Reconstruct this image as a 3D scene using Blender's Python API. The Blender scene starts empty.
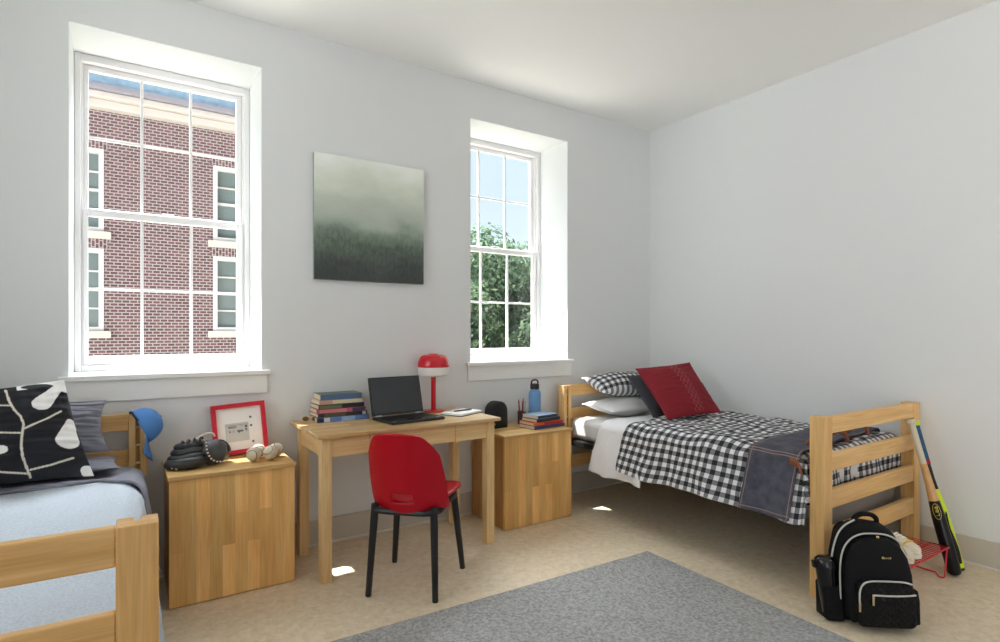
import bpy, bmesh, math, random
from math import sin, cos, pi, radians, sqrt
from mathutils import Vector, Matrix, noise, Euler

SC = bpy.context.scene
COL = SC.collection
random.seed(7)

# ------------------------------------------------------------------ materials
def new_mat(name):
    m = bpy.data.materials.new(name); m.use_nodes = True
    nt = m.node_tree; b = nt.nodes.get('Principled BSDF')
    return m, nt, b

def N(nt, t, **kw):
    n = nt.nodes.new(t)
    for k, v in kw.items(): setattr(n, k, v)
    return n

def lin(c):
    """sRGB 0..255 -> linear rgba"""
    o = []
    for v in c:
        v = v / 255.0
        o.append(v / 12.92 if v <= .04045 else ((v + .055) / 1.055) ** 2.4)
    return (*o, 1.0)

def mat(name, c, rough=.5, metal=0, vary=0, vscale=20, bump=0, bscale=200, spec=.5, trans=0, sheen=0):
    m, nt, b = new_mat(name)
    col = lin(c)
    b.inputs['Base Color'].default_value = col
    b.inputs['Roughness'].default_value = rough
    b.inputs['Metallic'].default_value = metal
    b.inputs['Specular IOR Level'].default_value = spec
    if sheen: b.inputs['Sheen Weight'].default_value = sheen
    tc = N(nt, 'ShaderNodeTexCoord')
    if vary:
        n = N(nt, 'ShaderNodeTexNoise'); n.inputs['Scale'].default_value = vscale; n.inputs['Detail'].default_value = 5
        nt.links.new(tc.outputs['Object'], n.inputs['Vector'])
        r = N(nt, 'ShaderNodeValToRGB')
        r.color_ramp.elements[0].position = .3; r.color_ramp.elements[1].position = .7
        r.color_ramp.elements[0].color = (*[x * (1 - vary) for x in col[:3]], 1)
        r.color_ramp.elements[1].color = (*[min(1, x * (1 + vary)) for x in col[:3]], 1)
        nt.links.new(n.outputs['Fac'], r.inputs['Fac']); nt.links.new(r.outputs['Color'], b.inputs['Base Color'])
    if bump:
        n2 = N(nt, 'ShaderNodeTexNoise'); n2.inputs['Scale'].default_value = bscale; n2.inputs['Detail'].default_value = 4
        nt.links.new(tc.outputs['Object'], n2.inputs['Vector'])
        bp = N(nt, 'ShaderNodeBump'); bp.inputs['Strength'].default_value = bump; bp.inputs['Distance'].default_value = .004
        nt.links.new(n2.outputs['Fac'], bp.inputs['Height']); nt.links.new(bp.outputs['Normal'], b.inputs['Normal'])
    return m

def wood(name, c1, c2, axis='z', rough=.42, staves=None, spec=.4):
    """honey coloured timber; axis = grain direction; staves = (across axis) gives glued boards"""
    m, nt, b = new_mat(name)
    b.inputs['Roughness'].default_value = rough; b.inputs['Specular IOR Level'].default_value = spec
    tc = N(nt, 'ShaderNodeTexCoord')
    mp = N(nt, 'ShaderNodeMapping')
    s = [10, 10, 10]; s['xyz'.index(axis)] = 1.0
    mp.inputs['Scale'].default_value = s
    nt.links.new(tc.outputs['Object'], mp.inputs['Vector'])
    n1 = N(nt, 'ShaderNodeTexNoise'); n1.inputs['Scale'].default_value = 1.6; n1.inputs['Detail'].default_value = 6; n1.inputs['Distortion'].default_value = 1.2
    nt.links.new(mp.outputs['Vector'], n1.inputs['Vector'])
    mp2 = N(nt, 'ShaderNodeMapping')
    s2 = [150, 150, 150]; s2['xyz'.index(axis)] = 5
    mp2.inputs['Scale'].default_value = s2
    nt.links.new(tc.outputs['Object'], mp2.inputs['Vector'])
    n2 = N(nt, 'ShaderNodeTexNoise'); n2.inputs['Scale'].default_value = 1; n2.inputs['Detail'].default_value = 3
    nt.links.new(mp2.outputs['Vector'], n2.inputs['Vector'])
    r = N(nt, 'ShaderNodeValToRGB')
    r.color_ramp.elements[0].position = .32; r.color_ramp.elements[1].position = .68
    r.color_ramp.elements[0].color = lin(c2); r.color_ramp.elements[1].color = lin(c1)
    nt.links.new(n1.outputs['Fac'], r.inputs['Fac'])
    mx = N(nt, 'ShaderNodeMix', data_type='RGBA', blend_type='MULTIPLY'); mx.inputs[0].default_value = .28
    r2 = N(nt, 'ShaderNodeValToRGB')
    r2.color_ramp.elements[0].position = .35; r2.color_ramp.elements[0].color = (.55, .48, .4, 1)
    r2.color_ramp.elements[1].position = .6; r2.color_ramp.elements[1].color = (1, 1, 1, 1)
    nt.links.new(n2.outputs['Fac'], r2.inputs['Fac'])
    nt.links.new(r.outputs['Color'], mx.inputs[6]); nt.links.new(r2.outputs['Color'], mx.inputs[7])
    out = mx.outputs[2]
    if staves:
        sp = N(nt, 'ShaderNodeSeparateXYZ'); nt.links.new(tc.outputs['Object'], sp.inputs[0])
        cb = N(nt, 'ShaderNodeCombineXYZ')
        nt.links.new(sp.outputs['XYZ'.index(axis.upper())], cb.inputs[0])
        nt.links.new(sp.outputs['XYZ'.index(staves.upper())], cb.inputs[1])
        br = N(nt, 'ShaderNodeTexBrick'); br.offset = .37; br.offset_frequency = 2; br.squash = 1.0
        br.inputs['Scale'].default_value = 1; br.inputs['Mortar Size'].default_value = 0.0
        br.inputs['Brick Width'].default_value = .40; br.inputs['Row Height'].default_value = .056
        br.inputs['Color1'].default_value = (.76, .71, .63, 1); br.inputs['Color2'].default_value = (1.1, 1.08, 1.06, 1)
        br.inputs['Mortar'].default_value = (.9, .85, .8, 1)
        nt.links.new(cb.outputs[0], br.inputs['Vector'])
        m2 = N(nt, 'ShaderNodeMix', data_type='RGBA', blend_type='MULTIPLY'); m2.inputs[0].default_value = 1
        nt.links.new(out, m2.inputs[6]); nt.links.new(br.outputs['Color'], m2.inputs[7]); out = m2.outputs[2]
    nt.links.new(out, b.inputs['Base Color'])
    return m

def attr_mat(name, rough=.8, bump=.15, bscale=600, sheen=0):
    """pattern comes from the mesh's own colour layer 'Col' (print of the cloth)"""
    m, nt, b = new_mat(name)
    b.inputs['Roughness'].default_value = rough
    if sheen: b.inputs['Sheen Weight'].default_value = sheen
    a = N(nt, 'ShaderNodeAttribute'); a.attribute_name = 'Col'
    nt.links.new(a.outputs['Color'], b.inputs['Base Color'])
    tc = N(nt, 'ShaderNodeTexCoord'); n2 = N(nt, 'ShaderNodeTexNoise'); n2.inputs['Scale'].default_value = bscale
    nt.links.new(tc.outputs['Object'], n2.inputs['Vector'])
    bp = N(nt, 'ShaderNodeBump'); bp.inputs['Strength'].default_value = bump; bp.inputs['Distance'].default_value = .003
    nt.links.new(n2.outputs['Fac'], bp.inputs['Height']); nt.links.new(bp.outputs['Normal'], b.inputs['Normal'])
    return m

def math_node(nt, op, a, b=None):
    n = N(nt, 'ShaderNodeMath', operation=op)
    for i, v in enumerate((a, b)):
        if v is None: continue
        if isinstance(v, (int, float)): n.inputs[i].default_value = v
        else: nt.links.new(v, n.inputs[i])
    return n.outputs[0]

def gingham(name, period):
    m, nt, b = new_mat(name)
    b.inputs['Roughness'].default_value = .85
    uv = N(nt, 'ShaderNodeUVMap'); uv.uv_map = 'UVMap'
    sp = N(nt, 'ShaderNodeSeparateXYZ'); nt.links.new(uv.outputs[0], sp.inputs[0])
    fs = []
    for k in (0, 1):
        f = math_node(nt, 'FRACT', math_node(nt, 'DIVIDE', sp.outputs[k], period))
        fs.append(math_node(nt, 'GREATER_THAN', f, .5))
    s = math_node(nt, 'DIVIDE', math_node(nt, 'ADD', fs[0], fs[1]), 2.0)
    r = N(nt, 'ShaderNodeValToRGB'); r.color_ramp.interpolation = 'CONSTANT'
    e = r.color_ramp.elements
    e[0].position = 0; e[0].color = lin((236, 236, 238))
    e[1].position = .4; e[1].color = lin((128, 128, 132))
    x = e.new(.9); x.color = lin((36, 36, 40))
    nt.links.new(s, r.inputs['Fac']); nt.links.new(r.outputs['Color'], b.inputs['Base Color'])
    tc = N(nt, 'ShaderNodeTexCoord'); n2 = N(nt, 'ShaderNodeTexNoise'); n2.inputs['Scale'].default_value = 60
    nt.links.new(tc.outputs['Object'], n2.inputs['Vector'])
    bp = N(nt, 'ShaderNodeBump'); bp.inputs['Strength'].default_value = .25; bp.inputs['Distance'].default_value = .01
    nt.links.new(n2.outputs['Fac'], bp.inputs['Height']); nt.links.new(bp.outputs['Normal'], b.inputs['Normal'])
    return m

def glass_mat():
    m, nt, b = new_mat('window_glass')
    out = nt.nodes['Material Output']; nt.nodes.remove(b)
    t = N(nt, 'ShaderNodeBsdfTransparent'); t.inputs[0].default_value = (.97, .985, .98, 1)
    g = N(nt, 'ShaderNodeBsdfGlossy'); g.inputs['Roughness'].default_value = .02
    lw = N(nt, 'ShaderNodeLayerWeight'); lw.inputs[0].default_value = .5
    p = math_node(nt, 'MULTIPLY', math_node(nt, 'POWER', lw.outputs['Facing'], 5.0), .8)
    f = N(nt, 'ShaderNodeMath', operation='ADD'); f.inputs[1].default_value = .02
    nt.links.new(p, f.inputs[0])
    mx = N(nt, 'ShaderNodeMixShader')
    nt.links.new(f.outputs[0], mx.inputs[0]); nt.links.new(t.outputs[0], mx.inputs[1]); nt.links.new(g.outputs[0], mx.inputs[2])
    nt.links.new(mx.outputs[0], out.inputs['Surface'])
    return m

M = {}
M['wall'] = mat('wall_paint', (224, 226, 227), .85, bump=.03, bscale=300)
M['ceil'] = mat('ceiling_paint', (244, 244, 242), .9)
M['trim'] = mat('white_trim_paint', (238, 238, 236), .45)
M['sash'] = mat('white_sash_paint', (240, 239, 240), .4)
M['vinylbase'] = mat('vinyl_baseboard', (198, 190, 178), .5)
M['basetoe'] = mat('pale_baseboard_edge', (220, 214, 204), .5)  # paler than the baseboard, paints in the highlight along its toe
M['glass'] = glass_mat()
H1, H2 = (242, 200, 138), (224, 175, 108)
for a in 'xyz':
    M['birch_' + a] = wood('birch_' + a, H1, H2, a)
    M['maple_' + a] = wood('maple_' + a, (238, 208, 154), (224, 186, 128), a)
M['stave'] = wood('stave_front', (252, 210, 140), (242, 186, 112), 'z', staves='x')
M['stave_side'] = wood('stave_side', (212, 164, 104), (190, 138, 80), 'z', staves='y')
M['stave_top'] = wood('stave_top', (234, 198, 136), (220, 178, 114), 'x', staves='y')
M['desk_top'] = wood('desk_top', (230, 198, 146), (218, 182, 126), 'x', staves='y', rough=.3, spec=.6)
M['gap'] = mat('gap_shade', (60, 42, 26), .8)
M['black_metal'] = mat('black_metal', (28, 28, 30), .45)
M['pin'] = mat('pale_pin', (225, 205, 170), .5)
M['white_cloth'] = mat('white_cotton', (232, 232, 233), .9, bump=.25, bscale=45)
M['fitted'] = mat('fitted_sheet_cotton', (228, 227, 226), .9, bump=.2, bscale=40)
M['gray_cloth'] = mat('grey_cotton', (124, 124, 136), .85, bump=.3, bscale=35)
M['charcoal'] = mat('charcoal_cotton', (64, 65, 70), .9, bump=.3, bscale=300)
M['coverlet'] = mat('woven_coverlet', (196, 205, 216), .95, vary=.14, vscale=160, bump=.6, bscale=420)
M['gingham'] = gingham('gingham', .053)
M['gingham_p'] = gingham('gingham_pillow', .054)
M['piping'] = mat('dark_piping', (40, 40, 44), .8)
M['leather'] = mat('brown_leather', (140, 76, 42), .5, vary=.15)
M['red'] = mat('red_plastic', (182, 2, 30), .42, spec=.3)
M['lampred'] = mat('red_lacquer', (205, 10, 32), .18, spec=.6)
M['diffuser'] = mat('milky_diffuser', (236, 234, 230), .35)
M['redframe'] = mat('red_frame_lacquer', (205, 22, 46), .35)
M['blackwood'] = mat('black_stained_wood', (26, 26, 30), .45)
M['lapblack'] = mat('laptop_black', (32, 32, 36), .5)
M['screen'] = mat('dark_screen', (24, 27, 33), .22)
M['key'] = mat('laptop_key', (18, 18, 20), .5)
M['silver'] = mat('silver', (190, 192, 196), .3, metal=.8)
M['paper'] = mat('paper_white', (244, 244, 243), .8)
M['pages'] = mat('page_block', (228, 214, 188), .85, vary=.08, vscale=80)
M['blue'] = mat('cap_blue', (84, 138, 206), .85, bump=.2, bscale=500)
M['navy'] = mat('cap_dark_trim', (28, 36, 66), .8)
M['bottleblue'] = mat('bottle_blue', (104, 150, 196), .4)
M['blackplastic'] = mat('black_plastic', (24, 24, 27), .4)
M['speakercloth'] = mat('speaker_cloth', (30, 31, 34), .8, bump=.4, bscale=900)
M['glove'] = mat('glove_leather', (40, 40, 42), .42, bump=.3, bscale=120, vary=.2)
M['glove2'] = mat('glove_grey_leather', (70, 70, 72), .45, bump=.3, bscale=120)
M['lace'] = mat('pale_lace', (214, 206, 188), .7)
M['ball'] = mat('ball_leather', (206, 199, 178), .6, vary=.06)
M['stitch'] = mat('red_stitch', (150, 40, 40), .7)
M['pack'] = mat('black_nylon', (13, 13, 15), .75, bump=.2, bscale=500, spec=.25)
M['packq'] = None
M['zip'] = mat('pale_zip', (196, 196, 190), .5)
M['gold'] = mat('pale_gold', (206, 186, 140), .3, metal=.8)
M['tumbler'] = mat('black_gloss', (18, 18, 20), .2)
M['wire'] = mat('red_wire', (196, 16, 44), .35)
M['shoe'] = mat('cream_canvas', (226, 216, 196), .8, vary=.05, vscale=60)
M['sole'] = mat('white_rubber', (228, 222, 206), .7)
M['insole'] = mat('brown_lining', (92, 72, 56), .8)
M['yellow'] = mat('yellow_trim', (222, 186, 66), .6)
M['batwood'] = mat('bat_wood', (206, 160, 104), .4, vary=.1, vscale=30)
M['battape'] = mat('pale_grip_tape', (206, 196, 176), .8, bump=.3, bscale=200)
M['batblack'] = mat('bat_black', (14, 14, 16), .3, spec=.3)
M['batyellow'] = mat('bat_yellow', (206, 226, 30), .3)
M['batgrip'] = mat('blue_grip', (30, 84, 120), .7, vary=.3, vscale=120)
M['batlogo'] = mat('bat_gold_print', (214, 190, 70), .4)
M['inkgrey'] = mat('ink_grey', (110, 112, 116), .8)
M['label'] = mat('label_grey_paper', (206, 208, 206), .8)
M['tan'] = mat('tan_acetate', (206, 176, 128), .4)
M['lens'] = mat('smoked_lens', (92, 76, 58), .2)

# packs' quilted pocket: diagonal stitch bump
def quilt():
    m, nt, b = new_mat('quilted_nylon')
    b.inputs['Base Color'].default_value = lin((14, 14, 16)); b.inputs['Roughness'].default_value = .75; b.inputs['Specular IOR Level'].default_value = .25
    tc = N(nt, 'ShaderNodeTexCoord'); sp = N(nt, 'ShaderNodeSeparateXYZ'); nt.links.new(tc.outputs['Object'], sp.inputs[0])
    h = None
    for sg in (1, -1):
        s = math_node(nt, 'ADD', sp.outputs[0], math_node(nt, 'MULTIPLY', sp.outputs[2], sg))
        f = math_node(nt, 'ABSOLUTE', math_node(nt, 'SINE', math_node(nt, 'MULTIPLY', s, 110)))
        h = f if h is None else math_node(nt, 'MINIMUM', h, f)
    bp = N(nt, 'ShaderNodeBump'); bp.inputs['Strength'].default_value = .6; bp.inputs['Distance'].default_value = .006
    nt.links.new(h, bp.inputs['Height']); nt.links.new(bp.outputs['Normal'], b.inputs['Normal'])
    return m
M['packq'] = quilt()

def floor_mat():
    m, nt, b = new_mat('beige_linoleum')
    b.inputs['Roughness'].default_value = .42; b.inputs['Specular IOR Level'].default_value = .35
    tc = N(nt, 'ShaderNodeTexCoord')
    n = N(nt, 'ShaderNodeTexNoise'); n.inputs['Scale'].default_value = 24; n.inputs['Detail'].default_value = 9; n.inputs['Roughness'].default_value = .75; n.inputs['Distortion'].default_value = .6
    nt.links.new(tc.outputs['Object'], n.inputs['Vector'])
    r = N(nt, 'ShaderNodeValToRGB'); e = r.color_ramp.elements
    e[0].position = .32; e[0].color = lin((210, 190, 160)); e[1].position = .68; e[1].color = lin((240, 226, 200))
    nt.links.new(n.outputs['Fac'], r.inputs['Fac']); nt.links.new(r.outputs['Color'], b.inputs['Base Color'])
    return m
M['floor'] = floor_mat()

def rug_mat():
    m, nt, b = new_mat('grey_looped_wool')
    b.inputs['Roughness'].default_value = .95; b.inputs['Specular IOR Level'].default_value = .1
    tc = N(nt, 'ShaderNodeTexCoord')
    v = N(nt, 'ShaderNodeTexVoronoi'); v.inputs['Scale'].default_value = 95; v.feature = 'SMOOTH_F1'
    n = N(nt, 'ShaderNodeTexNoise'); n.inputs['Scale'].default_value = 60; n.inputs['Detail'].default_value = 4
    nt.links.new(tc.outputs['Object'], v.inputs['Vector']); nt.links.new(tc.outputs['Object'], n.inputs['Vector'])
    mul = math_node(nt, 'ADD', math_node(nt, 'MULTIPLY', v.outputs['Distance'], -.6), n.outputs['Fac'])
    r = N(nt, 'ShaderNodeValToRGB'); e = r.color_ramp.elements
    e[0].position = .02; e[0].color = lin((146, 146, 145)); e[1].position = .5; e[1].color = lin((186, 186, 184))
    nt.links.new(mul, r.inputs['Fac']); nt.links.new(r.outputs['Color'], b.inputs['Base Color'])
    bp = N(nt, 'ShaderNodeBump'); bp.inputs['Strength'].default_value = .8; bp.inputs['Distance'].default_value = .008
    nt.links.new(mul, bp.inputs['Height']); nt.links.new(bp.outputs['Normal'], b.inputs['Normal'])
    return m
M['rug'] = rug_mat()

def brick_mat(name, vertical=False):
    m, nt, b = new_mat(name)
    b.inputs['Roughness'].default_value = .9
    tc = N(nt, 'ShaderNodeTexCoord'); sp = N(nt, 'ShaderNodeSeparateXYZ'); nt.links.new(tc.outputs['Object'], sp.inputs[0])
    cb = N(nt, 'ShaderNodeCombineXYZ')
    nt.links.new(sp.outputs[2 if vertical else 0], cb.inputs[0]); nt.links.new(sp.outputs[0 if vertical else 2], cb.inputs[1])
    br = N(nt, 'ShaderNodeTexBrick'); br.inputs['Scale'].default_value = 1
    br.inputs['Brick Width'].default_value = .135; br.inputs['Row Height'].default_value = .064
    br.inputs['Mortar Size'].default_value = .010; br.inputs['Mortar Smooth'].default_value = .2
    br.inputs['Color1'].default_value = lin((92, 62, 64)); br.inputs['Color2'].default_value = lin((120, 84, 86))
    br.inputs['Mortar'].default_value = lin((176, 172, 177))
    nt.links.new(cb.outputs[0], br.inputs['Vector'])
    n = N(nt, 'ShaderNodeTexNoise'); n.inputs['Scale'].default_value = 6; nt.links.new(tc.outputs['Object'], n.inputs['Vector'])
    r = N(nt, 'ShaderNodeValToRGB'); r.color_ramp.elements[0].color = (.8, .8, .82, 1); r.color_ramp.elements[1].color = (1, 1, 1, 1)
    nt.links.new(n.outputs['Fac'], r.inputs['Fac'])
    mx = N(nt, 'ShaderNodeMix', data_type='RGBA', blend_type='MULTIPLY'); mx.inputs[0].default_value = 1
    nt.links.new(br.outputs['Color'], mx.inputs[6]); nt.links.new(r.outputs['Color'], mx.inputs[7])
    nt.links.new(mx.outputs[2], b.inputs['Base Color'])
    return m
M['brick'] = brick_mat('red_brick'); M['lintel'] = brick_mat('red_brick_soldier', True)
M['stone'] = mat('pale_stone', (206, 200, 196), .8, vary=.06)
M['fartrim'] = mat('far_white_paint', (206, 206, 208), .6)
M['cornice'] = mat('cream_cornice', (196, 190, 188), .7)
M['gutter'] = mat('grey_gutter', (140, 138, 150), .5)
M['slate'] = mat('blue_slate', (136, 164, 188), .7, vary=.15, vscale=8)
M['farpane'] = mat('greenish_pane', (112, 126, 128), .2)
M['farblind'] = mat('pale_blind', (176, 188, 186), .6)
M['grass'] = mat('lawn_grass', (78, 96, 62), .95, vary=.3, vscale=3)
M['paving'] = mat('pale_paving', (214, 206, 190), .9, vary=.1, vscale=2)
M['bark'] = mat('bark', (84, 70, 56), .9, vary=.2)
def leaf_mat(name, c):
    m, nt, b = new_mat(name)
    b.inputs['Roughness'].default_value = .8; b.inputs['Specular IOR Level'].default_value = .08
    at = N(nt, 'ShaderNodeAttribute'); at.attribute_name = 'Col'
    out = nt.nodes['Material Output']
    nt.links.new(at.outputs['Color'], b.inputs['Base Color'])
    tr = N(nt, 'ShaderNodeBsdfTranslucent'); nt.links.new(at.outputs['Color'], tr.inputs[0])
    mx = N(nt, 'ShaderNodeMixShader'); mx.inputs[0].default_value = .5
    nt.links.new(b.outputs[0], mx.inputs[1]); nt.links.new(tr.outputs[0], mx.inputs[2]); nt.links.new(mx.outputs[0], out.inputs['Surface'])
    return m
M['leaf'] = leaf_mat('tree_leaf', None)

def painting_mat():
    """a misty forest print: pale sky above, drifting fog, dark tree tops below"""
    m, nt, b = new_mat('misty_forest_print')
    b.inputs['Roughness'].default_value = .55
    uv = N(nt, 'ShaderNodeUVMap'); uv.uv_map = 'UVMap'
    sp = N(nt, 'ShaderNodeSeparateXYZ'); nt.links.new(uv.outputs[0], sp.inputs[0])
    n = N(nt, 'ShaderNodeTexNoise'); n.inputs['Scale'].default_value = 2.6; n.inputs['Detail'].default_value = 4
    mp = N(nt, 'ShaderNodeMapping'); mp.inputs['Scale'].default_value = (1, 1.8, 1); mp.inputs['Rotation'].default_value = (0, 0, -.35)
    nt.links.new(uv.outputs[0], mp.inputs[0]); nt.links.new(mp.outputs[0], n.inputs['Vector'])
    v = math_node(nt, 'ADD', sp.outputs[1], math_node(nt, 'MULTIPLY', math_node(nt, 'SUBTRACT', n.outputs['Fac'], .5), .38))
    r = N(nt, 'ShaderNodeValToRGB'); e = r.color_ramp.elements
    e[0].position = 0; e[0].color = lin((60, 64, 64)); e[1].position = 1; e[1].color = lin((240, 244, 238))
    for p, c in ((.14, (70, 76, 76)), (.27, (92, 104, 96)), (.37, (122, 136, 124)), (.5, (172, 184, 172)), (.66, (192, 202, 190)), (.80, (214, 222, 208))):
        x = e.new(p); x.color = lin(c)
    nt.links.new(v, r.inputs['Fac'])
    n3 = N(nt, 'ShaderNodeTexNoise'); n3.inputs['Scale'].default_value = 26; n3.inputs['Detail'].default_value = 5
    mp3 = N(nt, 'ShaderNodeMapping'); mp3.inputs['Scale'].default_value = (1.6, .7, 1)
    nt.links.new(uv.outputs[0], mp3.inputs[0]); nt.links.new(mp3.outputs[0], n3.inputs['Vector'])
    r3 = N(nt, 'ShaderNodeValToRGB'); r3.color_ramp.elements[0].position = .3; r3.color_ramp.elements[0].color = (.55, .6, .58, 1)
    r3.color_ramp.elements[1].position = .7; r3.color_ramp.elements[1].color = (1.25, 1.3, 1.15, 1)
    nt.links.new(n3.outputs['Fac'], r3.inputs['Fac'])
    fr = N(nt, 'ShaderNodeMapRange'); fr.inputs[1].default_value = .28; fr.inputs[2].default_value = .5; fr.inputs[3].default_value = .85; fr.inputs[4].default_value = 0
    nt.links.new(v, fr.inputs[0])
    mx = N(nt, 'ShaderNodeMix', data_type='RGBA', blend_type='MULTIPLY')
    nt.links.new(fr.outputs[0], mx.inputs[0]); nt.links.new(r.outputs['Color'], mx.inputs[6]); nt.links.new(r3.outputs['Color'], mx.inputs[7])
    nt.links.new(mx.outputs[2], b.inputs['Base Color'])
    return m
M['painting'] = painting_mat()
M['canvasedge'] = mat('canvas_edge', (150, 156, 150), .7)

def denim():
    m, nt, b = new_mat('denim')
    b.inputs['Roughness'].default_value = .9
    uv = N(nt, 'ShaderNodeUVMap'); uv.uv_map = 'UVMap'
    sp = N(nt, 'ShaderNodeSeparateXYZ'); nt.links.new(uv.outputs[0], sp.inputs[0])
    tc = N(nt, 'ShaderNodeTexCoord'); n = N(nt, 'ShaderNodeTexNoise'); n.inputs['Scale'].default_value = 22; n.inputs['Detail'].default_value = 6
    nt.links.new(tc.outputs['Object'], n.inputs['Vector'])
    r = N(nt, 'ShaderNodeValToRGB'); e = r.color_ramp.elements
    e[0].position = .3; e[0].color = lin((62, 62, 74)); e[1].position = .75; e[1].color = lin((92, 92, 106))
    nt.links.new(n.outputs['Fac'], r.inputs['Fac'])
    lines = None
    for ch, p in ((0, .018), (0, .300), (0, .314), (1, .012), (1, .252)):
        d = math_node(nt, 'LESS_THAN', math_node(nt, 'ABSOLUTE', math_node(nt, 'SUBTRACT', sp.outputs[ch], p)), .0022)
        lines = d if lines is None else math_node(nt, 'MAXIMUM', lines, d)
    mx = N(nt, 'ShaderNodeMix', data_type='RGBA'); nt.links.new(lines, mx.inputs[0])
    nt.links.new(r.outputs['Color'], mx.inputs[6]); mx.inputs[7].default_value = lin((150, 128, 118))
    nt.links.new(mx.outputs[2], b.inputs['Base Color'])
    return m
M['denim'] = denim()
M['printed'] = attr_mat('printed_cotton', .85)
M['velvet'] = attr_mat('red_velvet', .85)

# ------------------------------------------------------------------ mesh helpers
def finish(name, bm, m, parent=None, bevel=0, smooth=True, angle=40, subsurf=0, solid=0, soff=-1):
    me = bpy.data.meshes.new(name)
    bm.to_mesh(me); bm.free()
    for mm in (m if isinstance(m, (list, tuple)) else [m]): me.materials.append(mm)
    if smooth:
        me.polygons.foreach_set('use_smooth', [True] * len(me.polygons))
        me.set_sharp_from_angle(angle=radians(angle))
    o = bpy.data.objects.new(name, me); COL.objects.link(o)
    if parent: o.parent = parent
    if solid:
        s = o.modifiers.new('solid', 'SOLIDIFY'); s.thickness = solid; s.offset = soff
    if bevel:
        b = o.modifiers.new('bevel', 'BEVEL'); b.width = bevel; b.segments = 2; b.limit_method = 'ANGLE'; b.angle_limit = radians(50)
    if subsurf:
        s = o.modifiers.new('sub', 'SUBSURF'); s.levels = subsurf; s.render_levels = subsurf
    return o

def thing(name, label, cat, loc=(0, 0, 0), rotz=0, group=None):
    o = bpy.data.objects.new(name, None); COL.objects.link(o)
    o.empty_display_size = .05
    o.location = loc; o.rotation_euler = (0, 0, rotz)
    o['label'] = label; o['category'] = cat
    if group: o['group'] = group
    return o

def tag(o, label, cat, group=None):
    o['label'] = label; o['category'] = cat
    if group: o['group'] = group
    return o

def struct(o):
    o['kind'] = 'structure'; return o

def box(bm, x0, x1, y0, y1, z0, z1, mi=0, mtx=None):
    vs = [bm.verts.new(Vector(p) if mtx is None else mtx @ Vector(p)) for p in
          ((x0, y0, z0), (x1, y0, z0), (x1, y1, z0), (x0, y1, z0), (x0, y0, z1), (x1, y0, z1), (x1, y1, z1), (x0, y1, z1))]
    for f in ((0, 3, 2, 1), (4, 5, 6, 7), (0, 1, 5, 4), (1, 2, 6, 5), (2, 3, 7, 6), (3, 0, 4, 7)):
        fc = bm.faces.new([vs[i] for i in f]); fc.material_index = mi
    return bm

def bx(name, m, parent, *b, bevel=.003, **kw):
    bm = bmesh.new()
    if isinstance(b[0], (int, float)): b = [b]
    for q in b: box(bm, *q)
    return finish(name, bm, m, parent, bevel=bevel, **kw)

def frame_of(p0, p1):
    d = (Vector(p1) - Vector(p0)); L = d.length; d.normalize()
    up = Vector((0, 0, 1)) if abs(d.z) < .95 else Vector((0, 1, 0))
    x = up.cross(d).normalized(); y = d.cross(x)
    return d, x, y, L

def lathe(bm, prof, p0=(0, 0, 0), axis=(0, 0, 1), n=24, mi=0, mis=None):
    """prof: list of (r, h) along axis from p0"""
    d, x, y, L = frame_of(p0, Vector(p0) + Vector(axis))
    p0 = Vector(p0); rings = []
    for r, h in prof:
        if r < 1e-5: rings.append([bm.verts.new(p0 + d * h)])
        else: rings.append([bm.verts.new(p0 + d * h + x * (r * cos(2 * pi * k / n)) + y * (r * sin(2 * pi * k / n))) for k in range(n)])
    for i in range(len(rings) - 1):
        a, b = rings[i], rings[i + 1]
        for k in range(n):
            k2 = (k + 1) % n
            if len(a) == 1 and len(b) == 1: continue
            if len(a) == 1: f = bm.faces.new((a[0], b[k2], b[k]))
            elif len(b) == 1: f = bm.faces.new((a[k], a[k2], b[0]))
            else: f = bm.faces.new((a[k], a[k2], b[k2], b[k]))
            f.material_index = mis[i] if mis else mi
    if len(rings[0]) > 1: f = bm.faces.new(list(reversed(rings[0]))); f.material_index = mis[0] if mis else mi
    if len(rings[-1]) > 1: f = bm.faces.new(rings[-1]); f.material_index = mis[-1] if mis else mi
    return bm

def tube(bm, pts, r, n=8, closed=False, mi=0, r1=None):
    pts = [Vector(p) for p in pts]; rings = []; L = len(pts)
    prev = None
    for i, p in enumerate(pts):
        if closed: t = (pts[(i + 1) % L] - pts[i - 1])
        else: t = pts[min(i + 1, L - 1)] - pts[max(i - 1, 0)]
        t.normalize()
        if prev is None:
            a = Vector((0, 0, 1)) if abs(t.z) < .9 else Vector((1, 0, 0))
            x = a.cross(t).normalized()
        else:
            x = prev - t * prev.dot(t); x.normalize()
        prev = x; y = t.cross(x)
        rr = r if r1 is None else r + (r1 - r) * i / (L - 1)
        rings.append([bm.verts.new(p + x * (rr * cos(2 * pi * k / n)) + y * (rr * sin(2 * pi * k / n))) for k in range(n)])
    for i in range(L if closed else L - 1):
        a, b = rings[i], rings[(i + 1) % L]
        for k in range(n):
            k2 = (k + 1) % n
            f = bm.faces.new((a[k], a[k2], b[k2], b[k])); f.material_index = mi
    if not closed:
        bm.faces.new(list(reversed(rings[0]))).material_index = mi; bm.faces.new(rings[-1]).material_index = mi
    return bm

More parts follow.
